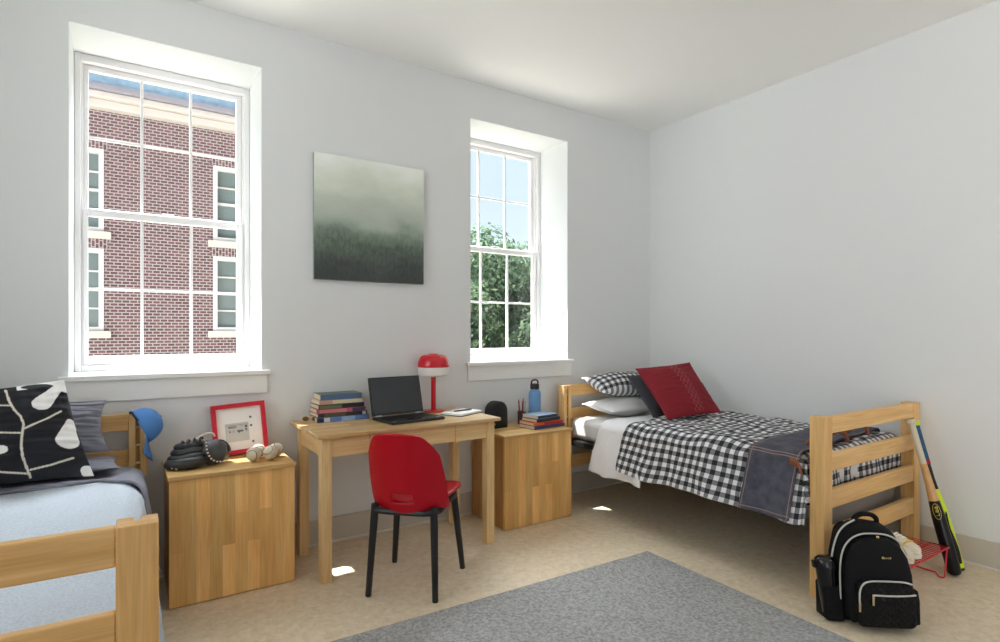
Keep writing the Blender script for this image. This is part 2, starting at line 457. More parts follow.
def smooth_path(pts, k=6, closed=False):
    P = [Vector(p) for p in pts]; n = len(P); out = []
    rng = range(n if closed else n - 1)
    for i in rng:
        p0 = P[i - 1] if (closed or i > 0) else P[0]
        p1 = P[i]; p2 = P[(i + 1) % n]; p3 = P[(i + 2) % n] if (closed or i + 2 < n) else P[-1]
        for j in range(k):
            t = j / k
            out.append(.5 * ((2 * p1) + (p2 - p0) * t + (2 * p0 - 5 * p1 + 4 * p2 - p3) * t * t + (3 * p1 - p0 - 3 * p2 + p3) * t ** 3))
    if not closed: out.append(P[-1])
    return out

def sphere(bm, c, r, n=16, sc=(1, 1, 1), mi=0, rot=None):
    mt = Matrix.Translation(c)
    if rot is not None: mt = mt @ rot
    mt = mt @ Matrix.Diagonal((r * sc[0], r * sc[1], r * sc[2], 1))
    before = set(bm.faces)
    bmesh.ops.create_uvsphere(bm, u_segments=n, v_segments=max(6, n // 2 + 2), radius=1, matrix=mt)
    if mi:
        for f in bm.faces:
            if f not in before: f.material_index = mi
    return bm

def grid(bm, fn, nu, nv, uvfn=None, colfn=None, closed_u=False, flip=False):
    V = [[bm.verts.new(fn(i / nu, j / nv)) for j in range(nv + 1)] for i in range(nu + (0 if closed_u else 1))]
    uvl = (bm.loops.layers.uv.get('UVMap') or bm.loops.layers.uv.new('UVMap')) if uvfn else None
    cl = (bm.loops.layers.float_color.get('Col') or bm.loops.layers.float_color.new('Col')) if colfn else None
    for i in range(nu):
        i2 = (i + 1) % len(V)
        for j in range(nv):
            idx = [(i, j), (i + 1, j), (i + 1, j + 1), (i, j + 1)]
            vs = [V[i][j], V[i2][j], V[i2][j + 1], V[i][j + 1]]
            if flip: vs.reverse(); idx.reverse()
            f = bm.faces.new(vs)
            for l, (a, b) in zip(f.loops, idx):
                if uvl: l[uvl].uv = uvfn(a / nu, b / nv)
                if cl: l[cl] = colfn(a / nu, b / nv)
    return bm

def nz(x, y, z=0, s=1.0):
    return noise.noise(Vector((x * s, y * s, z * s)))

def slab(bm, outline, y0, y1, r, n=4, bulge=0, mtx=None, mi=0):
    """outline: closed list of (x,z), counter-clockwise seen from -y; extruded y0 (front) .. y1 (back) with rounded edges"""
    O = [Vector(p) for p in outline]; L = len(O)
    nr = []
    for i in range(L):
        t = (O[(i + 1) % L] - O[i - 1]).normalized(); nr.append(Vector((-t.y, t.x)))
    c = sum(O, Vector((0, 0))) / L
    layers = []
    for k in range(n + 1):
        a = k / n * pi / 2; layers.append((y0 + r * (1 - sin(a)), r * (1 - cos(a))))
    layers = [(y0 + r * (1 - cos(k / n * pi / 2)), r * (1 - sin(k / n * pi / 2))) for k in range(n + 1)]
    layers += [(y1 - r * (1 - cos(k / n * pi / 2)), r * (1 - sin(k / n * pi / 2))) for k in range(n, -1, -1)]
    rings = []
    for (yy, ins) in layers:
        ring = []
        for i in range(L):
            q = O[i] + nr[i] * ins
            p = Vector((q.x, yy, q.y)); ring.append(bm.verts.new(p if mtx is None else mtx @ p))
        rings.append(ring)
    for a, b in zip(rings, rings[1:]):
        for i in range(L):
            j = (i + 1) % L
            bm.faces.new((a[i], a[j], b[j], b[i])).material_index = mi
    for ring, sgn, yy in ((rings[0], 1, y0 - bulge), (rings[-1], -1, y1)):
        p = Vector((c.x, yy, c.y)); cv = bm.verts.new(p if mtx is None else mtx @ p)
        # a half-way ring gives the cap its soft bulge
        mid = []
        for v in ring:
            mid.append(bm.verts.new(v.co.lerp(cv.co, .45) + ((Vector((0, -bulge * .35 if sgn > 0 else 0, 0))) if mtx is None else mtx.to_3x3() @ Vector((0, -bulge * .35 if sgn > 0 else 0, 0)))))
        for i in range(L):
            j = (i + 1) % L
            q = (ring[j], ring[i], mid[i], mid[j]) if sgn > 0 else (ring[i], ring[j], mid[j], mid[i])
            bm.faces.new(q).material_index = mi
            q = (mid[j], mid[i], cv) if sgn > 0 else (mid[i], mid[j], cv)
            bm.faces.new(q).material_index = mi
    bmesh.ops.recalc_face_normals(bm, faces=bm.faces)
    return bm

def rrect(x0, x1, z0, z1, r, n=5, rb=None):
    rb = r if rb is None else rb
    pts = []
    for cx, cz, a0, rr in ((x1 - rb, z0 + rb, -90, rb), (x1 - r, z1 - r, 0, r), (x0 + r, z1 - r, 90, r), (x0 + rb, z0 + rb, 180, rb)):
        for k in range(n + 1):
            a = radians(a0 + 90 * k / n); pts.append((cx + rr * cos(a), cz + rr * sin(a)))
    return pts

def pillow(name, m, parent, BL, BR, TR, TL, T, nseg=56, uv=None, col=None, seed=0, concave=.06, wr=.006, power=.62, flat_back=False):
    BL, BR, TR, TL = map(Vector, (BL, BR, TR, TL))
    w = ((BR - BL).length + (TR - TL).length) / 2; h = ((TL - BL).length + (TR - BR).length) / 2
    nrm = (BR - BL).cross(TL - BL).normalized()
    bm = bmesh.new()
    def surf(side):
        def fn(u, v):
            a, b = 2 * u - 1, 2 * v - 1
            a2 = a * (1 - concave * (1 - b * b)); b2 = b * (1 - concave * (1 - a * a))
            uu, vv = (a2 + 1) / 2, (b2 + 1) / 2
            p = BL * (1 - uu) * (1 - vv) + BR * uu * (1 - vv) + TR * uu * vv + TL * (1 - uu) * vv
            t = max(0, (1 - a * a) * (1 - b * b)) ** power * T / 2
            e = min(1, t / (T * .12 + 1e-6))
            wob = wr * e * (nz(p.x * 7, p.y * 7, p.z * 7 + seed) + .7 * nz(a * 2.5 + seed, b * 9) + .5 * nz(a * 8, b * 3, seed) * max(0, abs(a)))
            return p + nrm * side * (t + wob)
        return fn
    uvf = (lambda u, v: (u * w, v * h)) if uv is None else uv
    grid(bm, surf(1), nseg, nseg, uvf, col)
    grid(bm, surf(-1), nseg, nseg, uvf, col, flip=True)
    bmesh.ops.remove_doubles(bm, verts=bm.verts, dist=.0004)
    return finish(name, bm, m, parent, angle=80)

def fold1(a, lo, hi, r):
    if a > hi - r:
        e = a - (hi - r)
        if e < r * pi / 2: return hi - r + r * sin(e / r), r * (1 - cos(e / r))
        return hi, r + e - r * pi / 2
    if a < lo + r:
        e = (lo + r) - a
        if e < r * pi / 2: return lo + r - r * sin(e / r), r * (1 - cos(e / r))
        return lo, r + e - r * pi / 2
    return a, 0

def drape(name, m, parent, x0, x1, y0, y1, top, ld, rd, fd, r=.05, hd=0, flare=.2, rip=.012, ripf=16, wr=.006, seed=0, nu=120, nv=120, thick=.012, slant=None, uvo=(0, 0), skew=0, hem=.05, org=(0, 0, 0), colfn=None, sag=0, slantp=1.5):
    """a cloth laid over a box top x0..x1, y0..y1 hanging ld/rd/fd below the left/right/foot edges; free edge at the head (y1)"""
    S0, S1 = x0 - ld, x1 + rd
    T0 = y0 - fd; T1 = y1 + hd
    o = Vector(org)
    def fn(u, v):
        s = S0 + (S1 - S0) * u; tt = T0 + (T1 - T0) * v
        if s < x0: s = x0 + (s - x0) * (1 + hem * nz(tt * 4 + seed, 3.1))
        if s > x1: s = x1 + (s - x1) * (1 + hem * nz(tt * 4 + seed, 7.7))
        t = tt + skew * (s - x0)
        if slant: t += slant(s, v)
        X, xd = fold1(s, x0, x1, r)
        if fd > 0: Y, yd = fold1(t, y0, 1e9, r)
        else: Y, yd = t, 0
        d = max(xd, yd)
        k = min(1, d / .28)
        z = top - d
        sg = -1 if s < (x0 + x1) / 2 else 1
        if xd > 0:
            X += sg * (flare * xd * (1 if d < .5 else 1) + rip * k * (sin(ripf * t + seed + 1.7 * nz(t * 3, seed)) + .5 * sin(ripf * 2.3 * t + seed)))
        if yd > 0:
            Y -= .05 * yd
        w = wr * (1.2 * nz(X * 3.2, Y * 3.2, seed) + nz(X * 8 + Y * 5, Y * 6 - X * 3, seed + z * 4) + .5 * nz(X * 19, Y * 13, seed + z * 12))
        if d < r: z += w - sag * sin(pi * min(1, max(0, (X - x0) / (x1 - x0)))) * 0
        else:
            if xd >= yd: X += sg * w
            else: Y -= w
            z += .3 * w
        return Vector((X, Y, z)) - o
    bm = bmesh.new()
    grid(bm, fn, nu, nv, lambda u, v: ((S1 - S0) * u + uvo[0], (T1 - T0) * v + uvo[1]), colfn)
    return finish(name, bm, m, parent, angle=180, solid=thick, soff=-1)

# ------------------------------------------------------------------ camera
cam = bpy.data.cameras.new('camera'); co = bpy.data.objects.new('camera', cam); COL.objects.link(co)
FPX = 568.5
cam.sensor_width = 36; cam.lens = FPX * 36 / 1000; cam.shift_y = (331.6 - 321) / 1000
cam.clip_start = .02; cam.clip_end = 300
YAW = math.atan2(378, FPX)
co.location = (0, 0, 1.283); co.rotation_euler = (pi / 2, 0, -YAW)
SC.camera = co

# ------------------------------------------------------------------ room shell
WB, WR, WL, HC = 3.45, 3.890, -1.12, 3.05
WIN = [(-.215, .662), (2.045, 2.935)]
ZS, ZH = 1.066, 2.787
YO = 3.885            # outer face of the back wall
YBK = -2.0            # the part of the room behind the camera that is built

struct(bx('floor', M['floor'], None, (WL - .1, WR + .1, YBK, YO, -.1, 0), bevel=0))
struct(bx('ceiling', M['ceil'], None, (WL - .1, WR + .1, YBK, YO, HC, HC + .12), bevel=0))
FILL_WIN = (1.10, 2.70)      # made-up unseen window in the left wall, lets in fill light
struct(bx('wall_left', M['wall'], None, (WL - .435, WL, YBK, FILL_WIN[0], 0, HC), (WL - .435, WL, FILL_WIN[1], YO, 0, HC), (WL - .435, WL, *FILL_WIN, 0, 1.04), (WL - .435, WL, *FILL_WIN, 2.787, HC), bevel=0))
struct(bx('wall_right', M['wall'], None, (WR, WR + .1, YBK, YO, 0, HC), bevel=0))
bm = bmesh.new()
xs = [WL, WIN[0][0], WIN[0][1], WIN[1][0], WIN[1][1], WR]
for i in (0, 2, 4): box(bm, xs[i], xs[i + 1], WB, YO, 0, HC)
for a, b in WIN:
    box(bm, a, b, WB, YO, 0, ZS - .026); box(bm, a, b, WB, YO, ZH, HC)
for f in bm.faces:
    f.normal_update()
    if f.normal.y > .9: f.material_index = 1          # brick on the street side
struct(finish('wall_back', bm, [M['wall'], M['brick']], None, smooth=False))
def base_bm(x0, x1, y0, y1): pass
b1 = bx('baseboard_back', M['vinylbase'], None, (WL + .002, WR - .012, WB - .008, WB - .0005, .018, .155), bevel=.002); struct(b1)
b2 = bx('baseboard_right', M['vinylbase'], None, (WR - .008, WR - .0005, YBK, WB - .008, .018, .155), bevel=.002); struct(b2)
struct(bx('trim_1', M['basetoe'], None, (WL + .002, WR - .016, WB - .014, WB - .0005, .0005, .018), bevel=.004))
struct(bx('trim_2', M['basetoe'], None, (WR - .014, WR - .0005, YBK, WB - .014, .0005, .018), bevel=.004))
struct(bx('trim_3', M['basetoe'], None, (WL + .002, WR - .010, WB - .005, WB - .0005, .1552, .159), bevel=.001))
struct(bx('trim_4', M['basetoe'], None, (WR - .005, WR - .0005, YBK, WB - .010, .1552, .159), bevel=.001))

def window(i, a, b, loc=None, rz=0):
    w = bpy.data.objects.new('window_%d' % i, None); COL.objects.link(w); struct(w); w.location = loc or (a, WB, ZS); w.rotation_euler = (0, 0, rz)
    W = b - a; Hh = ZH - ZS
    yf = .35                                   # room face of the jamb frame behind the wall face
    # side reveals / head are the wall itself; frame sits at the back of the recess
    bx('window_frame', M['sash'], w, (.001, .030, yf, .432, 0, Hh - .001), (W - .030, W - .001, yf, .432, 0, Hh - .001), (.030, W - .030, yf, .432, Hh - .040, Hh - .001), (.030, W - .030, yf, .432, 0, .035), bevel=.003)
    # parting stops
    gx0, gx1 = .062, W - .072
    bx('jamb_liner', M['sash'], w, (.030, .040, yf + .02, .43, .035, Hh - .04), (W - .040, W - .030, yf + .02, .43, .035, Hh - .04), bevel=.001)
    def sash(nm, y0, y1, z0, z1, bot, top, mz):
        s0, s1 = .0405, W - .0405
        r = [(s0, gx0, y0, y1, z0, z1), (gx1, s1, y0, y1, z0, z1), (gx0, gx1, y0, y1, z0, z0 + bot), (gx0, gx1, y0, y1, z1 - top, z1)]
        sx = bx(nm, M['sash'], w, *r, bevel=.004)
        pw = (gx1 - gx0) / 3; ym = (y0 + y1) / 2
        for k in (1, 2): bx('muntin', M['sash'], sx, (gx0 + pw * k - .0075, gx0 + pw * k + .0075, y0 + .006, y1 - .006, z0 + bot, z1 - top), bevel=.002)
        bx('muntin', M['sash'], sx, (gx0, gx1, y0 + .007, y1 - .007, mz - .0075, mz + .0075), bevel=.002)
        bx('glass_pane', M['glass'], sx, (gx0, gx1, ym - .002, ym + .002, z0 + bot, z1 - top), bevel=0)
    sash('lower_sash', yf + .008, yf + .040, .036, .885, .048, .040, 1.516 - ZS)
    sash('upper_sash', yf + .043, yf + .075, .850, Hh - .041, .046, .030, 2.350 - ZS)
    bx('sash_lock', M['sash'], w, (W / 2 - .03, W / 2 + .03, yf + .006, yf + .03, .886, .898), bevel=.003)
    bx('window_sill', M['trim'], w, (.001, W - .001, -.0005, yf, -.026, 0), (-.042, W + .042, -.035, -.0005, -.026, 0), bevel=.004)
    bx('apron', M['trim'], w, (-.028, W + .028, -.016, -.0005, -.130, -.0265), bevel=.002)
    return w
window(1, *WIN[0]); window(2, *WIN[1]); window(3, *FILL_WIN, (WL, FILL_WIN[0], ZS), pi / 2)  # the third is unseen, added only for its fill light

# ------------------------------------------------------------------ wall art
art = thing('canvas_picture', 'square frameless canvas print of a misty forest hanging between the two windows', 'painting', (.949, WB - .03, 1.596))
bx('stretcher', M['canvasedge'], art, (0, .716, .0015, .0295, 0, .757), bevel=.002)
bm = bmesh.new(); uvl = (bm.loops.layers.uv.get('UVMap') or bm.loops.layers.uv.new('UVMap'))
box(bm, .0, .716, -.0015, .0015, 0, .757)
for f in bm.faces:
    for l in f.loops: l[uvl].uv = (l.vert.co.x / .716, l.vert.co.z / .757)
finish('print', bm, M['painting'], art)

# ------------------------------------------------------------------ rug
bm = bmesh.new(); box(bm, -2.24, 0, -1.92, 0, .0, .011)
rg = finish('area_rug', bm, M['rug'], None, bevel=.004); rg.location = (2.540, 2.275, 0); rg.rotation_euler.z = radians(-1.75)
tag(rg, 'large flat grey looped rug in the middle of the floor', 'rug')

# ------------------------------------------------------------------ beds (two identical frames)
BW, BLN = 1.08, 1.99
PX, PY, PH = .078, .070, .872
def post(name, x, y, inner, parent):
    """slotted post: slot on the inner face (inner=+1 faces +y)"""
    bm = bmesh.new(); sw, sd = (.012, .030) if inner > 0 else (.018, .050)
    c = PX / 2
    if inner > 0: pts = [(0, 0), (PX, 0), (PX, PY), (c + sw / 2, PY), (c + sw / 2, PY - sd), (c - sw / 2, PY - sd), (c - sw / 2, PY), (0, PY)]
    else: pts = [(0, 0), (c - sw / 2, 0), (c - sw / 2, sd), (c + sw / 2, sd), (c + sw / 2, 0), (PX, 0), (PX, PY), (0, PY)]
    lo = [bm.verts.new((x + p[0], y + p[1], 0)) for p in pts]; hi = [bm.verts.new((x + p[0], y + p[1], PH)) for p in pts]
    L = len(pts)
    for i in range(L):
        j = (i + 1) % L; bm.faces.new((lo[i], lo[j], hi[j], hi[i]))
    bm.faces.new(list(reversed(lo))); bm.faces.new(hi)
    p = finish(name, bm, M['birch_z'], parent, bevel=.0025)
    yy = y + (PY - sd * .30 if inner > 0 else sd * .25)
    for k in range(9):
        z = .10 + k * .088
        bm = bmesh.new(); tube(bm, [(x + c - sw / 2, yy, z), (x + c + sw / 2, yy, z)], .006, 8)
        finish('slot_pin', bm, M['pin'], p)
    return p
RZ = [(.788, .872), (.605, .692), (.424, .516), (.236, .329)]
def bed_frame(label, loc):
    t = thing('bed_frame', label, 'bed', loc, 0, None)
    for x in (0, BW - PX):
        post('foot_post', x, 0, +1, t); post('head_post', x, BLN - PY, -1, t)
    for z0, z1 in RZ:
        bx('foot_rail', M['birch_x'], t, (PX, BW - PX, .003, .031, z0, z1), bevel=.004)
    for z0, z1 in RZ:
        bx('head_rail', M['birch_x'], t, (PX, BW - PX, BLN - .033, BLN - .005, z0, z1), bevel=.004)
    for x in (.018, BW - .046):
        bx('side_rail', M['black_metal'], t, (x, x + .028, PY, BLN - PY, .43, .47), bevel=.002)
    bx('deck', M['black_metal'], t, (.046, BW - .046, PY, BLN - PY, .452, .468), bevel=.002)
    return t
RB = (2.79, 1.402, 0); LBD = (-1.013, 1.432, 0)
bed_frame('honey wood bed frame of the gingham bed, footboard behind the backpack', RB)
LPIV = Vector((.067, 1.45, 0)); LANG = radians(-1.15)
def swing(o):
    R = Matrix.Rotation(LANG, 4, 'Z'); o.location = LPIV + R @ (Vector(o.location) - LPIV); o.rotation_euler.z += LANG
    return o
swing(bed_frame('honey wood bed frame of the left bed, blue cap on its headboard', LBD))

def mattress(x0, x1, y0, y1, z0, z1, label):
    bm = bmesh.new(); box(bm, x0, x1, y0, y1, z0, z1)
    o = finish('mattress', bm, M['fitted'], None); tag(o, label, 'mattress')
    b = o.modifiers.new('bevel', 'BEVEL'); b.width = .045; b.segments = 4
    return o
mattress(RB[0] + .055, RB[0] + BW - .035, RB[1] + .085, RB[1] + BLN - .075, .471, .628, 'mattress in a white fitted sheet under the gingham duvet')
swing(mattress(LBD[0] + .04, LBD[0] + BW - .06, LBD[1] + .08, LBD[1] + BLN - .075, .471, .606, 'mattress in a white fitted sheet under the blue-grey coverlet'))

# right bed linen ------------------------------------------------------------
RX0, RX1 = RB[0] + .010, RB[0] + BW - .014
o = drape('top_sheet', M['white_cloth'], None, RX0 + .008, RX1 - .01, 2.50, 2.93, .655, .335, .10, 0, r=.055, flare=.19, rip=.014, ripf=19, wr=.011, seed=4, nu=110, nv=60, thick=.006, hem=.06, slant=lambda s, v: .24 * max(0, (RX0 + .05 - s)) * v)
tag(o, 'white top sheet folded back and hanging over the bed side', 'sheet')
o = drape('duvet', M['gingham'], None, RX0 - .006, RX1, RB[1] + .085, 2.665, .676, .300, .12, .20, r=.065, flare=.16, rip=.015, ripf=12, wr=.014, seed=9, nu=190, nv=190, thick=.012, hem=.12, slant=lambda s, v: .26 * max(0, (RX0 + .05 - s)) * v)
tag(o, 'black and white gingham duvet spread over the right bed', 'duvet')

bm = bmesh.new()
def under(u, v):
    x = RB[0] + .10 + (BW - .20) * u; d = .30 * v
    return Vector((x, RB[1] + .082 + .006 * sin(x * 21) * v + .10 * max(0, u - .62) * v, .462 - d - .10 * max(0, u - .55) * v))
grid(bm, under, 60, 14)
tag(finish('under_blanket', bm, mat('taupe_cloth', (132, 126, 120), .9, bump=.2, bscale=30), None, solid=.005, soff=1, angle=180), 'taupe under-blanket hanging behind the lower rails of the right footboard', 'blanket')
# denim throw with leather tabs
t = thing('throw_blanket', 'dark grey denim throw with leather tabs across the foot of the gingham bed', 'throw', (RX0, 1.52, .66))
THX0 = RX0 - .030
drape('cloth', M['denim'], t, THX0, RX1 + .012, 1.500, 1.765, .697, .315, .06, 0, r=.05, flare=.225, rip=.006, ripf=17, wr=.005, slant=lambda s, v: .16 * max(0, THX0 + .04 - s), seed=21, nu=110, nv=40, thick=.006, hem=.03, skew=.10, org=t.location, uvo=(0, 0))
for xx in (2.99, 3.24, 3.55):
    bm = bmesh.new(); yy = 1.500 + .10 * (xx - THX0)
    pts = smooth_path([(xx - .030, yy + .055, .700), (xx - .016, yy + .030, .730), (xx + .004, yy + .002, .742), (xx + .024, yy - .018, .728), (xx + .034, yy - .026, .690)], 5)
    tube(bm, [p - Vector(t.location) for p in pts], .0105, 8)
    finish('leather_tab', bm, M['leather'], t, angle=60)
bm = bmesh.new()
pts = smooth_path([(2.735, 1.535, .648), (2.728, 1.495, .640), (2.735, 1.482, .615), (2.740, 1.478, .585)], 5)
V = [[bm.verts.new(p - Vector(t.location) + Vector((-.002 * k, .004, -.016 * k))) for k in (-1, 1)] for p in pts]
for a, b in zip(V, V[1:]): bm.faces.new((a[0], a[1], b[1], b[0]))
finish('leather_tab', bm, M['leather'], t, solid=.004, soff=0, angle=60)

# right bed pillows
tag(pillow('pillow', M['white_cloth'], None, (2.95, 2.97, .70), (3.60, 2.97, .70), (3.60, 3.31, .725), (2.95, 3.31, .725), .14, seed=3), 'white pillow lying flat under the gingham pillow', 'pillow')
o = pillow('pillow', M['gingham_p'], None, (2.955, 3.07, .83), (3.63, 3.03, .81), (3.67, 3.31, .915), (2.965, 3.325, .925), .19, seed=5)
tag(o, 'black and white gingham pillow propped against the headboard', 'pillow')
def piped(o, corners, m, r, parent):
    pass
o = pillow('pillow', M['charcoal'], None, (3.12, 2.74, .672), (3.56, 2.70, .69), (3.555, 2.985, 1.005), (3.145, 3.02, .945), .11, seed=8)
tag(o, 'charcoal pillow mostly hidden behind the red one', 'pillow')
def red_col(u, v):
    base = lin((128, 14, 30))
    best = 9
    # a column of stitched diamonds right of the middle
    x = u - .60; y = v - .06
    if abs(x) < .088 and .03 < v < .95:
        for sg in (1, -1):
            f = (y + sg * x * 1.05) / .088
            best = min(best, abs(f - round(f)) * .088)
    if best < .0048: return lin((160, 84, 90))
    return base
o = pillow('pillow', M['velvet'], None, (3.060, 2.563, .688), (3.545, 2.49, .708), (3.628, 2.828, 1.048), (3.146, 2.936, 1.012), .13, nseg=210, seed=11, col=red_col, concave=.045, wr=.007)
tag(o, 'square dark red throw pillow with stitched diamonds on the gingham duvet', 'pillow')

# left bed linen ----------------------------------------------------------------
LX0, LX1 = LBD[0] + .01, LBD[0] + BW - .025
o = drape('coverlet', M['coverlet'], None, LX0, LX1, LBD[1] + .078, 3.02, .628, .2, .38, .14, r=.06, flare=.13, rip=.008, ripf=9, wr=.006, seed=31, nu=130, nv=130, thick=.01, hem=.03, slant=lambda s, v: -.5 * max(0, s - (LX1 - .08)) * v)
swing(tag(o, 'pale blue-grey woven coverlet on the left bed', 'bedspread'))
o = drape('folded_sheet', M['gray_cloth'], None, LX0 - .004, LX1 + .010, 3.0, 3.30, .640, .1, .30, 0, r=.055, flare=.13, rip=.012, ripf=20, wr=.008, seed=37, nu=110, nv=44, thick=.012, hem=.05, slant=lambda s, v: -.75 * max(0, s - (LX1 - .16)) * (1.0 - .35 * v) - .04 * nz(s * 5, v * 2))
swing(tag(o, 'dark grey top sheet turned down over the coverlet by the pillows', 'sheet'))
tag(pillow('pillow', M['gray_cloth'], None, (-.72, 3.08, .675), (-.005, 3.08, .672), (-.01, 3.30, .682), (-.72, 3.32, .682), .075, seed=41, wr=.008), 'grey pillow lying flat, lowest of the left bed pillows', 'pillow')
tag(pillow('pillow', M['gray_cloth'], None, (-.74, 3.20, .74), (-.045, 3.20, .725), (-.060, 3.325, .955), (-.74, 3.335, .985), .13, nseg=80, seed=43, wr=.020, concave=.09), 'grey pillow standing behind the black and white one', 'pillow')
def seg_d(p, a, b):
    ax, ay = a; bx_, by = b; dx, dy = bx_ - ax, by - ay
    t = max(0, min(1, ((p[0] - ax) * dx + (p[1] - ay) * dy) / (dx * dx + dy * dy)))
    return sqrt((p[0] - ax - t * dx) ** 2 + (p[1] - ay - t * dy) ** 2)
def bw_col(u, v):
    p = (u, v)
    blk, wht, crm = lin((22, 23, 30)), lin((236, 234, 232)), lin((214, 206, 192))
    stem = [(.582, .957), (.589, .814), (.608, .712), (.638, .643), (.646, .555), (.615, .433), (.594, .331), (.586, .227), (.594, .101), (.6, .03)]
    d = min(seg_d(p, a, b) for a, b in zip(stem, stem[1:]))
    for br in ([(.646, .512), (.808, .591), (.919, .659)], [(.613, .097), (.754, .124), (.906, .18)], [(.30, .52), (.493, .488), (.619, .464)], [(.25, .18), (.446, .10), (.6, .06)], [(.6, .76), (.45, .8), (.25, .74)]):
        d = min(d, min(seg_d(p, a, b) for a, b in zip(br, br[1:])))
    if d < .0085: return crm
    def ell(cx, cy, a, b, th):
        x, y = u - cx, v - cy; c, s = cos(th), sin(th)
        return ((x * c + y * s) / a) ** 2 + ((-x * s + y * c) / b) ** 2 < 1
    def drop(x0, y0, r0, x1, y1, r1):
        for k in range(13):
            t = k / 12
            if (u - x0 - (x1 - x0) * t) ** 2 + (v - y0 - (y1 - y0) * t) ** 2 < (r0 + (r1 - r0) * t) ** 2: return True
        return False
    if drop(.80, .755, .070, .925, .90, .040): return wht
    if ell(.80, .955, .115, .035, -.12): return blk
    if drop(.985, .80, .030, .965, .845, .026): return blk
    if v > .93 and u > .655: return wht
    if u > .91 and v > .86: return wht
    if drop(.905, .355, .082, .965, .55, .028): return wht
    if ell(.985, .03, .062, .075, .3): return wht
    if ell(.46, .32, .05, .045, .2) or ell(.2, .6, .1, .06, .6) or ell(.12, .2, .08, .1, 0): return wht
    return blk
o = pillow('pillow', M['printed'], None, (-.62, 2.985, .668), (-.100, 3.015, .660), (-.214, 3.165, 1.070), (-.69, 3.15, 1.024), .13, nseg=200, seed=47, col=bw_col, concave=.035, wr=.011)
tag(o, 'square black pillow printed with white petals and cream stems', 'pillow')

# ------------------------------------------------------------------ blue cap on the head post
HPX = LBD[0] + BW - PX
t = thing('baseball_hat', 'blue baseball cap hung over the headboard post of the left bed', 'cap', (.070, 3.345, .806))
rot = Euler((radians(0), radians(64), radians(10))).to_matrix().to_4x4()
bm = bmesh.new()
NU = 28
def crown(u, v):
    a = 2 * pi * u; th = v * pi / 2 * .985
    r = .088 * cos(th) ** .8; hgt = .104 * sin(th) ** .9
    rr = r * (1 + .012 * abs(sin(3 * a)))
    return rot @ Vector((rr * cos(a), rr * sin(a) * .86, hgt))
grid(bm, crown, NU, 10, closed_u=True)
finish('crown', bm, M['blue'], t, solid=.003, soff=-1, angle=60)
bm = bmesh.new(); sphere(bm, rot @ Vector((0, 0, .1045)), .006, 10); finish('button', bm, M['blue'], t)
def brim(u, v):
    a = radians(-62 + 124 * u); e = v
    x = .086 * cos(a) + e * .098 * cos(a) ** .5; y = .086 * sin(a) * .86 * (1 + .12 * e)
    return rot @ Vector((x, y, -.002 - .020 * e * (1 + 0) - .030 * e * (y / .08) ** 2))
bm = bmesh.new(); grid(bm, brim, 20, 6); finish('brim', bm, M['blue'], t, solid=.004, soff=0, angle=60)
bm = bmesh.new(); tube(bm, [rot @ Vector((.0865 * cos(radians(a)), .0865 * .86 * sin(radians(a)), .004)) for a in range(120, 241, 12)], .006, 6); finish('strap', bm, M['navy'], t)

# ------------------------------------------------------------------ nightstands
def nightstand(label, x0, yf, back, h, door_side):
    t = thing('nightstand', label, 'nightstand', (x0, yf, 0))
    W = .560; D = back - yf
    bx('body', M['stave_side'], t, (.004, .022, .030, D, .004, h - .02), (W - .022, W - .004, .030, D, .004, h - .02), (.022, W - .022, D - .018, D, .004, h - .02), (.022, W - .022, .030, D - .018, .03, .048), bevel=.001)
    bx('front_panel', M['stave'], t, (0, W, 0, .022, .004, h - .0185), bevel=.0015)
    bx('gap_shade_sheet', M['gap'], t, (.022, W - .022, .026, .034, .05, h - .02), bevel=0)  # dark sheet colours in the shade of the gap behind the front panel
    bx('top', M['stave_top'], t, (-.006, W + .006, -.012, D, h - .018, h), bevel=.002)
    return t
NH = .612
nightstand('honey wood nightstand with the baseball glove on it, by the left bed', .180, 3.020, 3.436, NH, 1)
nightstand('honey wood nightstand between desk and gingham bed with books on top', 2.043, 3.020, 3.436, NH, -1)

# ------------------------------------------------------------------ desk
DT = .762
t = thing('writing_desk', 'light wood writing desk with laptop between the windows', 'desk', (.815, 2.868, 0))
DX, DY = 1.100, .567
bx('desk_top', M['desk_top'], t, (0, DX, 0, DY, DT - .020, DT), bevel=.003)
LG = .055
LEGX = (.026, DX - .028 - LG)
for x in LEGX:
    for y in (.030, DY - .055 - LG):
        bx('leg', M['maple_z'], t, (x, x + LG, y, y + LG, 0, DT - .0205), bevel=.003)
xa, xb = LEGX[0] + LG, LEGX[1]
bx('apron', M['maple_x'], t, (xa, .283, .036, .056, .640, DT - .0205), (.805, xb, .036, .056, .640, DT - .0205), (.283, .805, .045, .056, .655, DT - .0205), bevel=.0015)
bx('drawer', M['maple_x'], t, (.2865, .8015, .034, .0445, .642, DT - .024), bevel=.002)
bx('apron', M['maple_x'], t, (xa, xb, DY - .055 - .03, DY - .055 - .01, .640, DT - .0205), bevel=.0015)
for x in LEGX:
    bx('side_apron', M['maple_y'], t, (x + .008, x + .028, .030 + LG, DY - .055 - LG, .640, DT - .0205), bevel=.0015)

# ------------------------------------------------------------------ red chair
t = thing('side_chair', 'red plastic chair with black legs pulled up at the desk', 'chair', (1.258, 2.672, 0), radians(-45))
